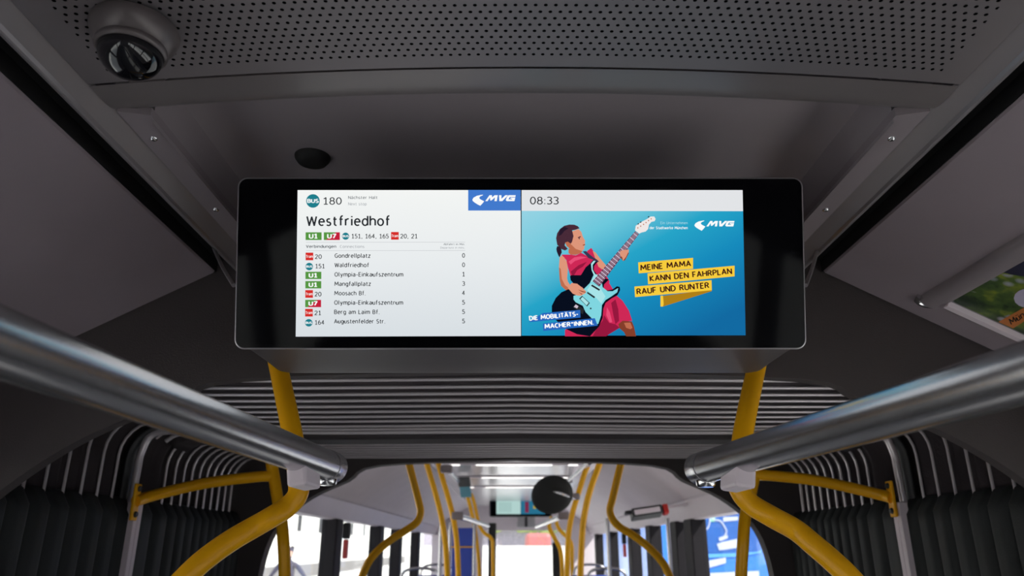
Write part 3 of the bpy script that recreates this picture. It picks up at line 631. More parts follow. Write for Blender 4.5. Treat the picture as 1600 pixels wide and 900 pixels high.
# ------------------------------------------------------------------ ceiling dome camera and round plug
zz = crown(-.437) ; cpt = Vector((-.437, .682, zz))
camd = thing('dome_camera', 'smoked glass dome security camera on the perforated ceiling', 'camera', cpt); camd.scale = (.90, .90, .82)
bm = bmesh.new(); lathe(bm, [(0, 0), (.051, 0), (.052, -.004), (.0515, -.010), (.048, -.020), (.0415, -.030), (.039, -.0325), (0, -.0325)], 48); obj('base', bm, M['camgrey'], camd, True, 60)
bm = bmesh.new(); lathe(bm, [(.036, -.030), (.0405, -.030), (.0418, -.034), (.0415, -.038), (.0385, -.041), (.036, -.040)], 48); obj('collar', bm, M['camgrey'], camd, True, 60)
bm = bmesh.new(); lathe(bm, [(.0372, -.034), (.0372, -.040)] + [(.0372 * math.cos(math.radians(a)), -.040 - .036 * math.sin(math.radians(a))) for a in range(6, 90, 7)] + [(0, -.076)], 48); obj('dome', bm, M['dome'], camd, True, 80)
plug = bmesh.new(); lathe(plug, [(0, -.014), (.014, -.0135), (.024, -.010), (.029, -.003), (.030, .002), (0, .002)], 32)
po = obj('ceiling_plug', plug, M['black'], None, True); po.location = (-.352, 1.10, H + .6215); tag(po, 'black round plug in the ceiling recess above the display', 'plug')
# ------------------------------------------------------------------ advert frame on the sloping panel
def slope(X, off=0): return H + .545 - .529 * (X - .635) - off
N_ = Vector((-.4676, 0, -.8839))
def SP(X, Y, off=0): p = Vector((X, Y, slope(X))); return p + N_ * off
fr = thing('poster_frame', 'grey clip frame holding a flower advert on the sloping side panel', 'poster', SP(.8, 1.37))
fi = fr.matrix_world.copy(); base = Vector(fr.location)
def bar(prof, a, b, axis):
    """profile [(t, off)] across; axis 'Y': along Y from a to b with t in X; 'X': along X with t in Y"""
    bm = bmesh.new(); rings = []
    for e in (a, b):
        rings.append([bm.verts.new((SP(t, e, o) if axis == 'Y' else SP(e, t, o)) - base) for t, o in prof])
    n = len(prof)
    for k in range(n): bm.faces.new((rings[0][k], rings[0][(k + 1) % n], rings[1][(k + 1) % n], rings[1][k]))
    bm.faces.new(rings[0]); bm.faces.new(rings[1][::-1]); return bm
lip = [(0, 0), (.002, .005), (.010, .011), (.020, .013), (.030, .011), (.038, .006), (.040, 0)]
obj('frame_rail', bar([(.785 + t, o) for t, o in lip], 1.372, .45, 'Y'), M['trim'], fr, True)
obj('frame_rail', bar([(1.372 - t, o * .8) for t, o in lip], .80, 1.16, 'X'), M['side'], fr, True)
obj('inner_strip', bar([(1.352, .009), (1.350, .013), (1.336, .013), (1.333, .004), (1.352, .004)], .822, 1.16, 'X'), M['strip'], fr)
bm = bmesh.new(); c = SP(.79, 1.372, .006) - base
tube(bm, [c + Vector((-.006, -.012, .004)), c + Vector((-.003, .004, 0)), c + Vector((.012, .008, -.006)), c + Vector((.026, .002, -.010))], .0065, 8, 4); obj('corner_clip', bm, M['chrome'], fr, True)
pm = mat('flower_picture', (.1, .2, .05), .35); nt = pm.node_tree; b = nt.nodes['Principled BSDF']
tc = nt.nodes.new('ShaderNodeTexCoord'); n1_ = nt.nodes.new('ShaderNodeTexNoise'); n1_.inputs['Scale'].default_value = 22; n1_.inputs['Detail'].default_value = 5
r = nt.nodes.new('ShaderNodeValToRGB'); e0, e1 = r.color_ramp.elements; e0.position = .38; e0.color = (.02, .045, .02, 1); e1.position = .68; e1.color = (.30, .34, .03, 1); q = r.color_ramp.elements.new(.52); q.color = (.09, .15, .035, 1)
v = nt.nodes.new('ShaderNodeTexVoronoi'); v.inputs['Scale'].default_value = 34; v.inputs['Randomness'].default_value = .9
r2 = nt.nodes.new('ShaderNodeValToRGB'); r2.color_ramp.elements[0].position = .12; r2.color_ramp.elements[0].color = (1, 1, 1, 1); r2.color_ramp.elements[1].position = .36; r2.color_ramp.elements[1].color = (0, 0, 0, 1)
mx = nt.nodes.new('ShaderNodeMix'); mx.data_type = 'RGBA'; mx.inputs[7].default_value = (.40, .40, .50, 1)
gt = nt.nodes.new('ShaderNodeTexNoise'); gt.inputs['Scale'].default_value = 14; gm = nt.nodes.new('ShaderNodeMath'); gm.operation = 'GREATER_THAN'; gm.inputs[1].default_value = .42
ml = nt.nodes.new('ShaderNodeMath'); ml.operation = 'MULTIPLY'
for nd in (n1_, v, gt): nt.links.new(tc.outputs['Object'], nd.inputs['Vector'])
nt.links.new(n1_.outputs['Fac'], r.inputs[0]); nt.links.new(v.outputs['Distance'], r2.inputs[0]); nt.links.new(gt.outputs['Fac'], gm.inputs[0]); nt.links.new(r2.outputs[0], ml.inputs[0]); nt.links.new(gm.outputs[0], ml.inputs[1])
nt.links.new(r.outputs[0], mx.inputs[6]); nt.links.new(ml.outputs[0], mx.inputs[0]); nt.links.new(mx.outputs[2], b.inputs['Base Color'])
def sheet(pts, m, name, off, par=fr):
    bm = bmesh.new(); bm.faces.new([bm.verts.new(SP(x, y, off) - base) for x, y in pts]); return obj(name, bm, m, par)
pic = sheet([(.822, 1.338), (1.15, 1.338), (1.15, .45), (.822, .45)], pm, 'picture', .002)
def spx(px, py, off):       # where a photo pixel's ray meets the sloping panel
    d0 = (W(px, py, 1) - camp).normalized(); P0 = SP(.8, 1.0, off); t = (P0 - camp).dot(N_) / d0.dot(N_); return camp + d0 * t - base
def quad_on(pts, m, name, off):
    bm = bmesh.new(); bm.faces.new([bm.verts.new(spx(x, y, off)) for x, y in pts]); return obj(name, bm, m, fr)
om = mat('orange_print', (.62, .20, .05), .5); km = mat('black_print', (.02, .015, .015), .5); lm_ = mat('lilac_print', (.55, .50, .66), .5); dm = mat('navy_print', (.02, .02, .05), .5)
quad_on([(1560, 503), (1605, 478), (1620, 490), (1583, 513)], om, 'printed_label', .0026)
quad_on([(1565, 425), (1612, 400), (1640, 425), (1600, 432), (1580, 429)], dm, 'printed_sky', .0024)
quad_on([(1606 + 22 * math.cos(k * .4488), 466 + 15 * math.sin(k * .4488)) for k in range(14)], lm_, 'printed_flower', .0025)
me = text_on('printed_text', 'Münch', (1580, 508), (1615, 488), 10, km, fr, 0, mapf=lambda a, b2: spx(a, b2, .003), bold=.01)

# ------------------------------------------------------------------ grab rails (silver) over the aisle
def grab_rail(s, pe, pn, label):
    a, b = Vector(pe), Vector(pn); d = (b - a).normalized(); far = a + d * 1.5
    t = thing('grab_rail', label, 'handrail', a, 'silver grab rails flanking the display')
    o = t.location.copy()
    bm = bmesh.new(); tube(bm, [a - o, far - o], .0205, 40, 0); obj('tube', bm, M['silver'], t, True, 60)
    bm = bmesh.new(); R = d.to_track_quat('Z', 'Y').to_matrix().to_4x4()
    lathe(bm, [(0, -.006), (.012, -.006), (.019, -.004), (.0212, 0), (.0214, .030), (.0206, .0302)], 40, R); obj('end_cap', bm, M['silver'], t, True, 50)
    bm = bmesh.new(); lathe(bm, [(0, -.0255), (.010, -.0255), (.0125, -.023), (.013, -.018), (.013, 0)], 24, Matrix.Translation(d * .018)); obj('end_screw', bm, M['chrome'], t, True)
    # bracket saddle gripping pole
    bm = bmesh.new(); c = d * .13
    box(bm, (-.012, -.015, -.038), (.012, .055, -.014), .004, Matrix.Translation(c) @ Matrix.Rotation(math.radians(8 * s), 4, 'Y')); obj('bracket', bm, M['strip'], t)
    return t
grab_rail(-1, W(520, 731, 1.02), W(0, 535, .44), 'silver grab rail on the camera dome side, ending beside the yellow pole')
grab_rail(1, W(1092, 733, 1.0), W(1600, 583, .50), 'silver grab rail on the flower poster side, ending beside the yellow pole')
# ------------------------------------------------------------------ yellow poles
def pole(pts, r, label, group=None, name='grab_pole', seg=18):
    P = [W(*p) if not isinstance(p, Vector) else p for p in pts]; base_ = P[-1].copy()
    t = thing(name, label, 'pole', base_, group)
    bm = bmesh.new(); tube(bm, [p - base_ for p in P], r, seg, 6); obj('tube', bm, M['yellow'], t, True, 60)
    return t, base_
def foot(t, base_, r, x, y, zbot):
    pass
G1 = 'bent yellow poles beside the main display'
pole([(400, 325, 1.43), (408, 420, 1.40), (422, 510, 1.335), (437, 583, 1.268), (449, 640, 1.20), (459, 690, 1.16), (466, 748, 1.13), (465, 773, 1.12), (449, 792, 1.11), (424, 808, 1.09), (398, 823, 1.08), (365, 842, 1.06), (333, 864, 1.04), (302, 890, 1.02), (260, 935, 1.0), (200, 1010, .99), (160, 1120, .99)], .0158,
     'bent yellow pole below the display, on the camera dome side', G1)
pole([(1218, 325, 1.43), (1210, 420, 1.40), (1195, 510, 1.335), (1180, 583, 1.268), (1168, 640, 1.20), (1159, 690, 1.16), (1153, 748, 1.13), (1158, 770, 1.12), (1175, 789, 1.11), (1207, 808, 1.09), (1243, 828, 1.08), (1270, 850, 1.06), (1298, 874, 1.04), (1330, 905, 1.02), (1375, 960, 1.0), (1420, 1040, .99), (1440, 1130, .99)], .0158,
     'bent yellow pole below the display, on the poster side', G1)
def pole2(s, pts, arm, fl, label):
    t, b0 = pole(pts, .0165, label, 'yellow poles in the bellows joint')
    bm = bmesh.new(); P = [W(*p) for p in arm]; tube(bm, [p - b0 for p in P], .0155, 16, 6); obj('arm', bm, M['yellow'], t, True, 60)
    q = P[-1] - b0; bm = bmesh.new()
    box(bm, (min(q.x + s * .004, q.x - s * .004), q.y - .016, q.z - .05), (max(q.x + s * .004, q.x - s * .004), q.y + .016, q.z + .045), .003); pl = obj('mounting_plate', bm, M['yellow'], t)
    for dz in (-.034, .032):
        bm = bmesh.new(); lathe(bm, [(0, -.006), (.006, -.006), (.008, -.002), (.008, .004)], 12, Matrix.Translation((q.x - s * .004, q.y, q.z + dz)) @ Matrix.Rotation(math.radians(90 * s), 4, 'Y')); obj('bolt', bm, M['dark'], pl, True)
pole2(-1, [(420, 678, 2.13), (424, 722, 2.14), (428, 744, 2.13), (433, 775, 2.11), (440, 815, 2.08), (443, 850, 2.05), (445, 900, 2.03), (446, 1000, 1.95)], [(428, 744, 2.13), (400, 745, 2.12), (333, 753, 2.1), (283, 763, 2.08), (233, 776, 2.02), (212, 783, 1.975)], None, 'thin yellow pole with a side arm in the joint, on the camera dome side')
pole2(1, [(1188, 678, 2.13), (1184, 722, 2.14), (1179, 744, 2.13), (1172, 775, 2.11), (1164, 810, 2.08), (1161, 850, 2.05), (1158, 900, 2.03), (1156, 1000, 1.95)], [(1180, 742, 2.13), (1215, 744, 2.12), (1270, 750, 2.1), (1325, 761, 2.08), (1375, 773, 2.04), (1393, 778, 2.01)], None, 'thin yellow pole with a side arm in the joint, on the poster side')
G2 = 'yellow poles of the rear section'
pole([(634, 700, 3.17), (637, 716, 3.17), (646, 752, 3.16), (654, 783, 3.15), (657, 800, 3.15), (652, 815, 3.14), (635, 828, 3.13), (610, 844, 3.1), (585, 866, 3.07), (570, 890, 3.05), (558, 930, 3.03), (555, 1000, 3.0)], .0162, 'sharply bent yellow pole under the far arch, toward the white building', G2)
pole([(975, 700, 3.17), (972, 716, 3.17), (964, 750, 3.16), (957, 780, 3.15), (953, 797, 3.15), (957, 811, 3.14), (969, 824, 3.13), (989, 836, 3.1), (1011, 853, 3.07), (1029, 871, 3.05), (1042, 891, 3.03), (1055, 930, 3.0), (1060, 1000, 3.0)], .0162, 'sharply bent yellow pole under the far arch, toward the blue bus', G2)
for pts, r, lb in (
    ([(662, 705, 4.2), (669, 732, 4.2), (680, 770, 4.2), (690, 810, 4.2), (696, 850, 4.2), (699, 900, 4.2), (700, 960, 4.2)], .0165, 'long leaning yellow pole next to the far arch, beside the blue partition'),
    ([(684, 722, 4.6), (689, 740, 4.6), (698, 770, 4.6), (707, 804, 4.6), (713, 840, 4.6), (716, 892, 4.6), (717, 950, 4.6)], .0175, 'yellow pole gripping the far grab rail, in front of the blue partition'),
    ([(726, 766, 6.5), (731, 778, 6.5), (737, 802, 6.5), (743, 832, 6.5), (748, 876, 6.5), (750, 930, 6.5)], .017, 'small yellow pole between the blue partition and the black post'),
    ([(736, 772, 8), (741, 786, 8), (748, 818, 8), (756, 832, 8), (768, 842, 8), (770, 860, 8), (771, 930, 8)], .02, 'small kinked yellow pole at the black post by the rear window'),
    ([(941, 710, 4.2), (935, 730, 4.2), (924, 760, 4.2), (916, 790, 4.2), (910, 830, 4.2), (907, 898, 4.2), (906, 960, 4.2)], .0185, 'long leaning yellow pole, second on the round mirror side'),
    ([(918, 728, 4.6), (914, 738, 4.6), (904, 770, 4.6), (894, 804, 4.6), (888, 840, 4.6), (886, 898, 4.6), (886, 960, 4.6)], .0175, 'yellow pole that carries the round mirror'),
    ([(862, 808, 6.5), (858, 822, 6.5), (866, 840, 6.5), (875, 858, 6.5), (878, 880, 6.5), (879, 930, 6.5)], .019, 'small bent yellow pole beside the rear window, below the mirror'),
    ([(868, 808, 8), (872, 824, 8), (884, 838, 8), (893, 850, 8), (894, 880, 8), (895, 930, 8)], .021, 'farthest bent yellow pole on the mirror side')):
    pole(pts, r, lb, G2, seg=12)
# far silver rails
for a, b, r, lb in (((715, 806, 4.5), (763, 822, 8.6), .019, 'white lit silver rail in the rear section, past the blue partition'), ((838, 823, 8.6), (880, 806, 4.7), .019, 'silver rail in the rear section under the round mirror'), ((888, 751, 6.5), (921, 722, 4.1), .016, 'slanting silver rail under the rear ceiling above the round mirror'), ((698, 733, 4.3), (716, 752, 6.0), .016, 'slanting silver rail under the rear ceiling above the blue partition')):
    A_, B_ = W(*a), W(*b); t = thing('grab_rail', lb, 'handrail', A_, 'silver rails of the rear section')
    bm = bmesh.new(); tube(bm, [A_ - A_, B_ - A_], r, 16, 0); obj('tube', bm, M['silver'], t, True, 60)
    n = B_ if lb.startswith('silver') else A_; bm = bmesh.new(); box(bm, (-.035, -.03, -.022), (.035, .03, .022), .008, Matrix.Translation(n - A_)); obj('clamp', bm, M['trim'], t)
# round mirror seen from behind
mc = W(863, 774, 4.35); q = (Vector((CAMX, 0, H)) - mc).normalized(); nrm = (q + Vector((.18, .0, -.55))).normalized()
mir = thing('round_mirror', 'round black backed mirror on an arm from the yellow pole', 'mirror', mc)
Rm = nrm.to_track_quat('Z', 'Y').to_matrix().to_4x4()
bm = bmesh.new(); lathe(bm, [(0, .028), (.05, .025), (.09, .015), (.118, .003), (.125, -.006), (.122, -.012), (0, -.012)], 40, Rm); obj('back_shell', bm, M['black'], mir, True, 50)
bm = bmesh.new(); lathe(bm, [(0, -.03), (.06, -.026), (.10, -.018), (.12, -.0125)], 40, Rm); obj('mirror_glass', bm, M['chrome'], mir, True)
bm = bmesh.new(); tube(bm, [W(864, 767, 4.33) - mc, W(882, 773, 4.28) - mc, W(897, 779, 4.5) - mc], .009, 10, 4); obj('arm', bm, M['silver'], mir, True)
bm = bmesh.new(); box(bm, (-.028, -.028, -.02), (.028, .028, .02), .008, Matrix.Translation(W(899, 776, 4.6) - mc)); obj('clamp', bm, M['trim'], mir)
# far display, a copy of the same type built small
fd = thing('information_display', 'small distant display with the same stop list, hanging by the rear window', 'display', W(808, 790, 9.9), rot=(math.radians(98), 0, 0))
fd.location.x = .10
obj('housing', B(((-.42, -.15, -.09), (.42, .15, -.001)), bev=.02), M['dark'], fd)
bm = bmesh.new(); bm.faces.new([bm.verts.new((x, y, .0)) for x, y in rrect(.405, .135, .012)]); obj('screen_glass', bm, M['glass_black'], fd)
def fq(nm, x0, x1, y0, y1, m, z): bm = bmesh.new(); bm.faces.new([bm.verts.new(p) for p in ((x0, y0, z), (x1, y0, z), (x1, y1, z), (x0, y1, z))]); return obj(nm, bm, m, fd)
fq('timetable_panel', -.325, 0, -.11, .11, emis('far_white', (176, 208, 204)), .001); fq('advert_panel', .002, .33, -.11, .11, emis('far_teal', (40, 110, 140)), .001)
fq('logo_strip', -.07, 0, .08, .11, emis('far_blue', (60, 100, 160)), .002); fq('slogan_strip', .17, .27, -.04, .0, emis('far_yellow', (170, 150, 60)), .002)
fq('pictured_figure', .06, .11, -.09, .05, emis('far_red', (120, 40, 70)), .002)
for k in range(7): fq('text_line', -.30, -.12, .03 - k * .018, .036 - k * .018, emis('far_grey%d' % k, (130, 165, 162)), .002)
for s in (-1, 1): obj('hanger', B(((s * .3 - .02, .10, -.07), (s * .3 + .02, .17, -.04)), bev=.004), M['dark'], fd)
# small fittings in the rear
def small(name, lb, cat, lo, hi, m, bev=.006): return tag(obj(name, B((lo, hi), bev=bev), m), lb, cat)
c = W(822, 815, 10.4); t = thing('driver_cabinet', 'pale box under the distant display above the rear window', 'box', c)
obj('box', B(((-.13, 0, -.08), (.13, .12, .09)), bev=.015), M['wallw'], t); obj('hanger', B(((-.02, .03, .09), (.02, .08, zc - c.z))), M['dark'], t); obj('slot', B(((-.02, -.006, -.07), (.02, 0, .07))), M['dark'], t)
bm = bmesh.new(); cc = W(803, 812, 10.3); lathe(bm, [(0, -.03), (.04, -.03), (.055, -.01), (.055, .02), (0, .02)], 20, Matrix.Rotation(math.radians(90), 4, 'X')); box(bm, (-.012, -.0, .03), (.012, .02, zc - cc.z)); o = obj('speaker', bm, M['cream'], None, True); o.location = cc; tag(o, 'cream round loudspeaker above the rear window', 'speaker')
# partition and posts
t = thing('partition_panel', 'blue partition board between poles in the rear section', 'partition', (W(722, 860, 6.2).x, W(722, 860, 6.2).y, 0))
obj('board', B(((-.085, -.012, .3), (.085, .012, H + .155)), bev=.004), M['blue'], t)
obj('cross_bar', B(((-.09, -.02, H - .003), (.09, -.013, H + .006))), M['yellow'], t)
for x in (-.105, .10):
    bm = bmesh.new(); tube(bm, [(x, 0, .02), (x, 0, H + .20)], .014, 12, 0); obj('frame_post', bm, M['silver'], t, True)
for px, lb in ((769, 'black post at the yellow kinked pole by the rear window'), (869, 'black post under the round mirror by the rear window')):
    p = W(px, 860, 9.6); o = obj('post', B(((-.05, -.05, 0), (.05, .05, (H + .30 if px < 800 else H + .06) )), bev=.012), M['black']); o.location = (p.x, p.y, 0); tag(o, lb, 'post')
# seats of the rear section: only grips and headrest tops show
def seat(x, y, zb, lb):
    t = thing('passenger_chair', lb, 'seat', (x, y, zb), 'seats of the rear section')
    obj('cushion', B(((-.21, -.42, .40), (.21, .02, .47)), bev=.03), M['seatcloth'], t)
    obj('backrest', B(((-.21, 0, .44), (.21, .06, 1.08)), bev=.03), M['seatcloth'], t)
    obj('pedestal', B(((-.12, -.30, 0), (.12, -.08, .40)), bev=.01), M['post'], t)
    bm = bmesh.new(); tube(bm, [(-.17, .03, 1.0), (-.17, .035, 1.10), (-.13, .04, 1.165), (0, .04, 1.185), (.13, .04, 1.165), (.17, .035, 1.10), (.17, .03, 1.0)], .013, 12, 5); obj('grip', bm, M['silver'], t, True)
obj_p = obj('seat_podium', B(((-1.165, 5.6, 0), (-.55, 9.5, .34)), bev=.01), M['post']); tag(obj_p, 'dark raised floor block under the seats toward the white building', 'podium')
obj_p = obj('seat_podium', B(((.50, 5.6, 0), (1.165, 9.5, .34)), bev=.01), M['post']); tag(obj_p, 'dark raised floor block under the seats toward the blue bus', 'podium')
for x, y, lb in ((-.82, 6.9, 'blue seat with silver grip ahead of the blue partition'), (.82, 6.9, 'blue seat with silver grip beyond the mirror pole, nearer of two'), (-.82, 8.4, 'blue seat with silver grip, rearmost toward the white building'), (.82, 8.4, 'blue seat with silver grip, rearmost toward the blue bus')):
    seat(x, y, .34, lb)
# emergency hammers, overhead box, silver stanchions
def hammer(x, y, z, lb):
    t = thing('emergency_hammer', lb, 'hammer', (x, y, z), 'emergency hammers on the window posts')
    obj('holder', B(((-.02, -.03, -.01), (.02, .03, .09)), bev=.008), M['black'], t); obj('handle', B(((-.014, -.03, -.13), (.014, .03, -.012)), bev=.008), M['red'], t)
hammer(-1.085, 5.02, H + .06, 'red emergency hammer on the first dark window post, toward the white building')
hammer(1.08, 7.6, H + .04, 'red emergency hammer on a far window post beside the bent yellow pole')
p = W(1011, 797, 4.7); t = thing('leaflet_box', 'slim pale overhead box in a dark frame beside the blue window', 'box', p, rot=(math.radians(-12), math.radians(-8), 0))
obj('frame', B(((-.10, -.02, -.035), (.095, .10, .02)), bev=.006), M['dark'], t); obj('panel', B(((-.085, -.024, -.024), (.08, -.0195, .006))), M['strip'], t)
obj('bracket', B(((-.14, .0, .0), (-.09, .06, .016)), bev=.004), M['dark'], t); obj('arm', B(((.10, .03, .0), (.30, .05, .014)), bev=.004), M['cream'], t); obj('latch', B(((.10, -.02, -.04), (.135, .05, .02)), bev=.008), M['red'], t)
for px, d, lb in ((1046, 5.0, 'thin silver upright by the dark door posts, toward the blue bus'), (951, 5.05, 'thin silver upright between the seats and the bent yellow pole'), (688, 5.4, 'thin silver upright behind the long yellow pole')):
    p = W(px, 860, d); bm = bmesh.new(); tube(bm, [(0, 0, .02), (0, 0, H + .19)], .014, 12, 0); o = obj('stanchion', bm, M['silver'], None, True); o.location = (p.x, p.y, 0); tag(o, lb, 'pole', 'silver uprights of the rear section')
for (px, py, d, lb, tm) in ((727, 768, 6.2, 'small teal notice hanging from the rear ceiling above the blue partition', 'teal'),):
    p = W(px, py, d); t = thing('ceiling_notice', lb, 'notice', p, rot=(math.radians(20), 0, math.radians(-25)))
    obj('card', B(((-.05, 0, -.05), (.05, .008, .04))), mat('teal_card', (.03, .22, .30), .4), t); obj('holder', B(((-.055, -.004, .04), (.055, .012, .12)), bev=.003), M['dark'], t)

# ================================================================== OUTSIDE
struct('ground', B(((-80, -40, -.60), (80, 120, -.35))), M['paving'])
bld = thing('building', 'long white rendered building with small dark windows beside the bus', 'building', (-15, 30, -.35))
obj('wall', B(((-4, -50, 0), (0, 120, 11)),), M['white'], bld)
obj('plinth', B(((0, -50, 0), (.06, 120, .9)),), mat('grey_plinth', (.22, .21, .21), .8), bld)
for y in range(-12, 56, 6): obj('window', B(((-.05, y, 3.1), (.02, y + 1.0, 5.0))), M['dark'], bld)
b2_ = thing('building', 'grey lilac building seen through the far side windows behind the blue bus', 'building', (14, 30, -.35))
obj('wall', B(((0, -50, 0), (5, 30, 9)),), mat('lilac_render', (.35, .32, .38), .8, vary=.1), b2_)
for y in range(-12, 26, 6): obj('window', B(((-.02, y, 1.1), (.05, y + 2.2, 3.0))), M['dark'], b2_)
b3_ = thing('building', 'low lilac grey wall beyond the rear window', 'building', (0, 70, -.35))
obj('wall', B(((-8, 0, 0), (8, 2, 6)),), mat('lilac_wall', (.36, .33, .40), .8, vary=.2), b3_)
bm = bmesh.new()
for k in range(60):
    x = -5 + random.random() * 11; z = 3.75 + random.random() * 1.6; r = bmesh.ops.create_icosphere(bm, subdivisions=2, radius=.8 + random.random() * .6, matrix=Matrix.Translation((x, 69.6 + random.random() * .3, z + .2)))
    for v_ in r['verts']: v_.co += Vector((random.uniform(-.15, .15), random.uniform(-.15, .15), random.uniform(-.15, .15)))
hg = obj('foliage', bm, M['leaf']); tag(hg, 'yellow green foliage on the wall beyond the rear window', 'foliage', kind='stuff')
gw = obj('boundary_wall', B(((-6, 44, -.35), (7, 44.3, H + .02)), ((-6.1, 43.95, H + .02), (7.1, 44.35, H + .07))), M['white']); tag(gw, 'sunlit white wall filling the lower part of the rear window view', 'wall')
# red van far beyond the rear window
v = thing('van', 'red van far beyond the rear window', 'van', (1.75, 52, -.35))
obj('body', B(((-.85, 0, .4), (.85, 3.5, 2.95)), bev=.25), mat('faded_red_paint', (.48, .16, .16), .5), v); obj('windscreen', B(((-.6, -.02, 1.5), (.6, .02, 2.1)), bev=.01), M['dark'], v)
for x in (-1, 1):
    bm = bmesh.new(); lathe(bm, [(0, -.12), (.4, -.12), (.42, 0), (.4, .12), (0, .12)], 20, Matrix.Translation((x * .8, .9, .42)) @ Matrix.Rotation(math.radians(90), 4, 'Y')); obj('wheel', bm, M['black'], v, True)
# blue bus next to ours
bb = thing('bus', 'blue bus parked alongside, its rear printed with a pale route map', 'bus', (4.12, 14.9, -.35))
R = [(-1.26, .35), (1.26, .35), (1.26, 2.95), (1.15, 3.15), (-1.15, 3.15), (-1.26, 2.95)]
bm = bmesh.new(); prism(bm, [(x, 0, z) for x, z in R], (0, 11, 0)); obj('body', bm, M['bus_blue'], bb)
def rp(nm, pts, m, y): bm = bmesh.new(); prism(bm, [(x, y, z) for x, z in pts], (0, .012, 0)); return obj(nm, bm, m, bb)
zh = H + .35   # eye level in the bus's own heights
rw = rrect(1.08, .55, .14); rp('rear_window', [(x, z + zh + .45) for x, z in rw], M['bus_blue2'], -.012)
def line(nm, pts, r, m):
    bm = bmesh.new(); tube(bm, [(x, -.02, z) for x, z in pts], r, 6, 4); return obj(nm, bm, m, bb)
BP = lambda px, py: ((px - 800) / F * 14.9 * 1.055 / 1.0 - 4.12 + CAMX, 0)
def bpx(px, py):     # ray to the rear face plane of the blue bus
    d0 = W(px, py, 1) - camp; t = (14.88 - camp.y) / d0.y; q = camp + d0 * t; return (q.x - 4.12, q.z + .35)
line('map_line', [bpx(*p) for p in ((1092, 812), (1095, 818), (1097, 826), (1104, 827), (1108, 820), (1110, 808), (1115, 812), (1125, 814), (1130, 820), (1135, 830), (1132, 838))], .015, M['bus_light'])
for pts in ([(1130, 808), (1153, 807), (1153, 813), (1130, 815)], [(1131, 800), (1152, 798), (1152, 803), (1132, 806)], [(1093, 842), (1104, 839), (1104, 844), (1094, 847)], [(1123, 840), (1137, 836), (1137, 841), (1124, 846)], [(1120, 850), (1128, 847), (1152, 842), (1152, 856), (1124, 860)], [(1096, 878), (1134, 871), (1134, 880), (1098, 890)]):
    rp('map_label', [bpx(*p) for p in pts], M['bus_light'], -.026)
rp('map_patch', [bpx(*p) for p in [(1107, 804), (1117, 804), (1117, 815), (1110, 815)]], mat('green_print', (.25, .6, .4), .5), -.024)
rp('stripe', [bpx(*p) for p in [(1094, 866), (1150, 864), (1186, 862), (1190, 858), (1190, 864), (1150, 870), (1094, 872)]], mat('cyan_print', (.1, .35, .75), .5), -.022)
rp('stripe', [bpx(*p) for p in [(1096, 896), (1186, 892), (1186, 905), (1096, 905)]], M['bus_light'], -.022)
rl = mat('red_lamp', (.6, .02, .02), .3, emit=((1, .05, .06), 1.2))
for s in (-1, 1):
    for z in (1.15, 1.36, 1.56): rp('tail_light', [(s * 1.13 + x, z + zz_) for x, zz_ in rrect(.075, .085, .03, 3)], rl, -.03)
rp('corner_strip', [(1.2, .5), (1.26, .5), (1.26, 2.9), (1.2, 2.9)], M['bus_light'], -.01)
for s in (-1, 1):
    bm = bmesh.new(); lathe(bm, [(0, -.14), (.46, -.14), (.48, 0), (.46, .14), (0, .14)], 24, Matrix.Translation((s * 1.1, 3, .48)) @ Matrix.Rotation(math.radians(90), 4, 'Y')); obj('wheel', bm, M['black'], bb, True)
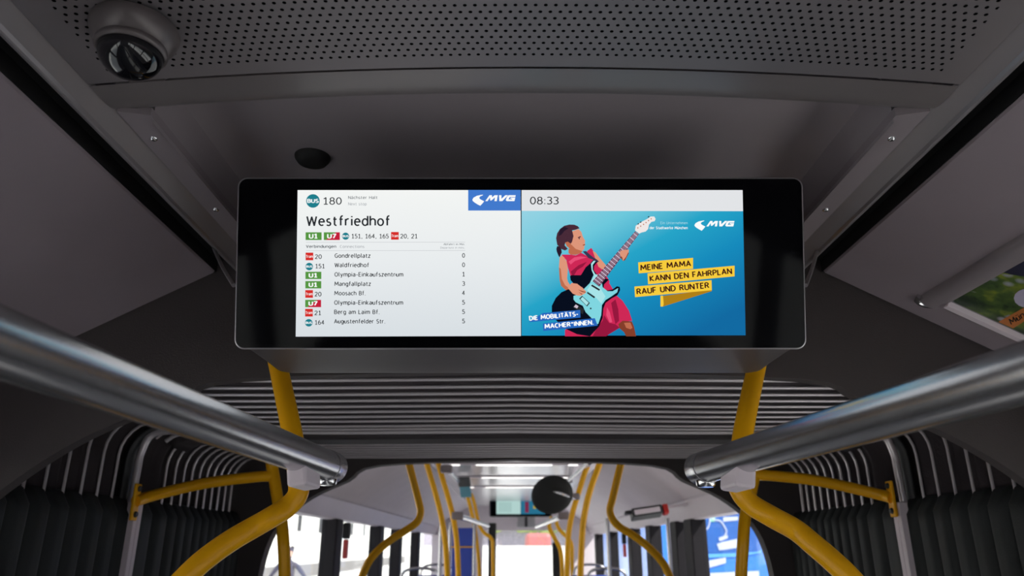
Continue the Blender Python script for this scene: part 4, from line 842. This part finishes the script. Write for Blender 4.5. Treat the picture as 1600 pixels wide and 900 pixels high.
# person outside, hands on hips, seen from behind glass
pp = W(450, 880, 17.5); per = thing('person', 'person in a grey top standing outside with hands on hips', 'person', (pp.x, pp.y, -.35))
def skin_mesh(name, verts, edges, m, par, sub=2):
    me = bpy.data.meshes.new(name); me.from_pydata([v_[0] for v_ in verts], edges, []); o = link(name, me, m, par)
    md = o.modifiers.new('skin', 'SKIN'); md.use_smooth_shade = True
    for i, v_ in enumerate(verts):
        r_ = v_[1]; me.skin_vertices[0].data[i].radius = (r_, r_) if not isinstance(r_, tuple) else r_
    me.skin_vertices[0].data[0].use_root = True
    s_ = o.modifiers.new('sub', 'SUBSURF'); s_.levels = sub; s_.render_levels = sub; return o
V = []; Ed = []
def av(p, r_, par_=None): V.append((p, r_)); (Ed.append((par_, len(V) - 1)) if par_ is not None else None); return len(V) - 1
K = 1.16
def k(*p): return tuple(c_ * K for c_ in p)
pel = av(k(0, 0, .98), (.15, .11)); wa = av(k(0, 0, 1.12), (.17, .12), pel); ch = av(k(0, 0, 1.32), (.20, .13), wa); ne0 = av(k(0, 0, 1.46), (.09, .075), ch); ne = av(k(0, .0, 1.54), .052, ne0)
h1 = av(k(.05, -.015, 1.62), (.07, .08), ne); h2 = av(k(.05, -.01, 1.70), (.078, .092), h1); h3 = av(k(.05, 0, 1.77), (.06, .07), h2)
av(k(.05, -.10, 1.655), .018, h1)
for s in (-1, 1):
    sh = av(k(s * .18, 0, 1.42), .065, ne0); el = av(k(s * .36, .06, 1.19), .042, sh); wr = av(k(s * .21, -.06, 1.04), .027, el); pm_ = av(k(s * .17, -.08, 1.02), .03, wr)
    for j in range(4): f1 = av(k(s * (.155 - .004 * j), -.105, 1.03 - .016 * j), .0085, pm_); av(k(s * (.125 - .004 * j), -.118, 1.015 - .016 * j), .0075, f1)
    th = av(k(s * .175, -.06, 1.055), .01, pm_)
    hp = av(k(s * .10, 0, .90), .095, pel); kn = av(k(s * .12, -.01, .50), .06, hp); an = av(k(s * .13, .02, .09), .042, kn); av(k(s * .14, -.13, .04), .035, an)
body = skin_mesh('body', V, Ed, M['shirt'], per)
V = []; Ed = []; a0 = av(k(.05, .045, 1.71), (.075, .065)); a1 = av(k(.05, .02, 1.795), (.070, .078), a0); _0 = 0; hr = skin_mesh('hair', V, Ed, M['hair'], per, 2)
V = []; Ed = []; a0 = av(k(.05, -.06, 1.60), (.058, .055)); a1 = av(k(.05, -.065, 1.70), (.068, .060), a0); a2 = av(k(.05, -.135, 1.652), .014, a0); fc = skin_mesh('face', V, Ed, M['skin'], per, 2)
for s in (-1, 1):
    V = []; Ed = []; a0 = av(k(s * .10, 0, .92), .103); a1 = av(k(s * .12, -.01, .50), .068, a0); a2 = av(k(s * .13, .02, .12), .05, a1); skin_mesh('trouser_leg', V, Ed, M['trouser'], per, 1)
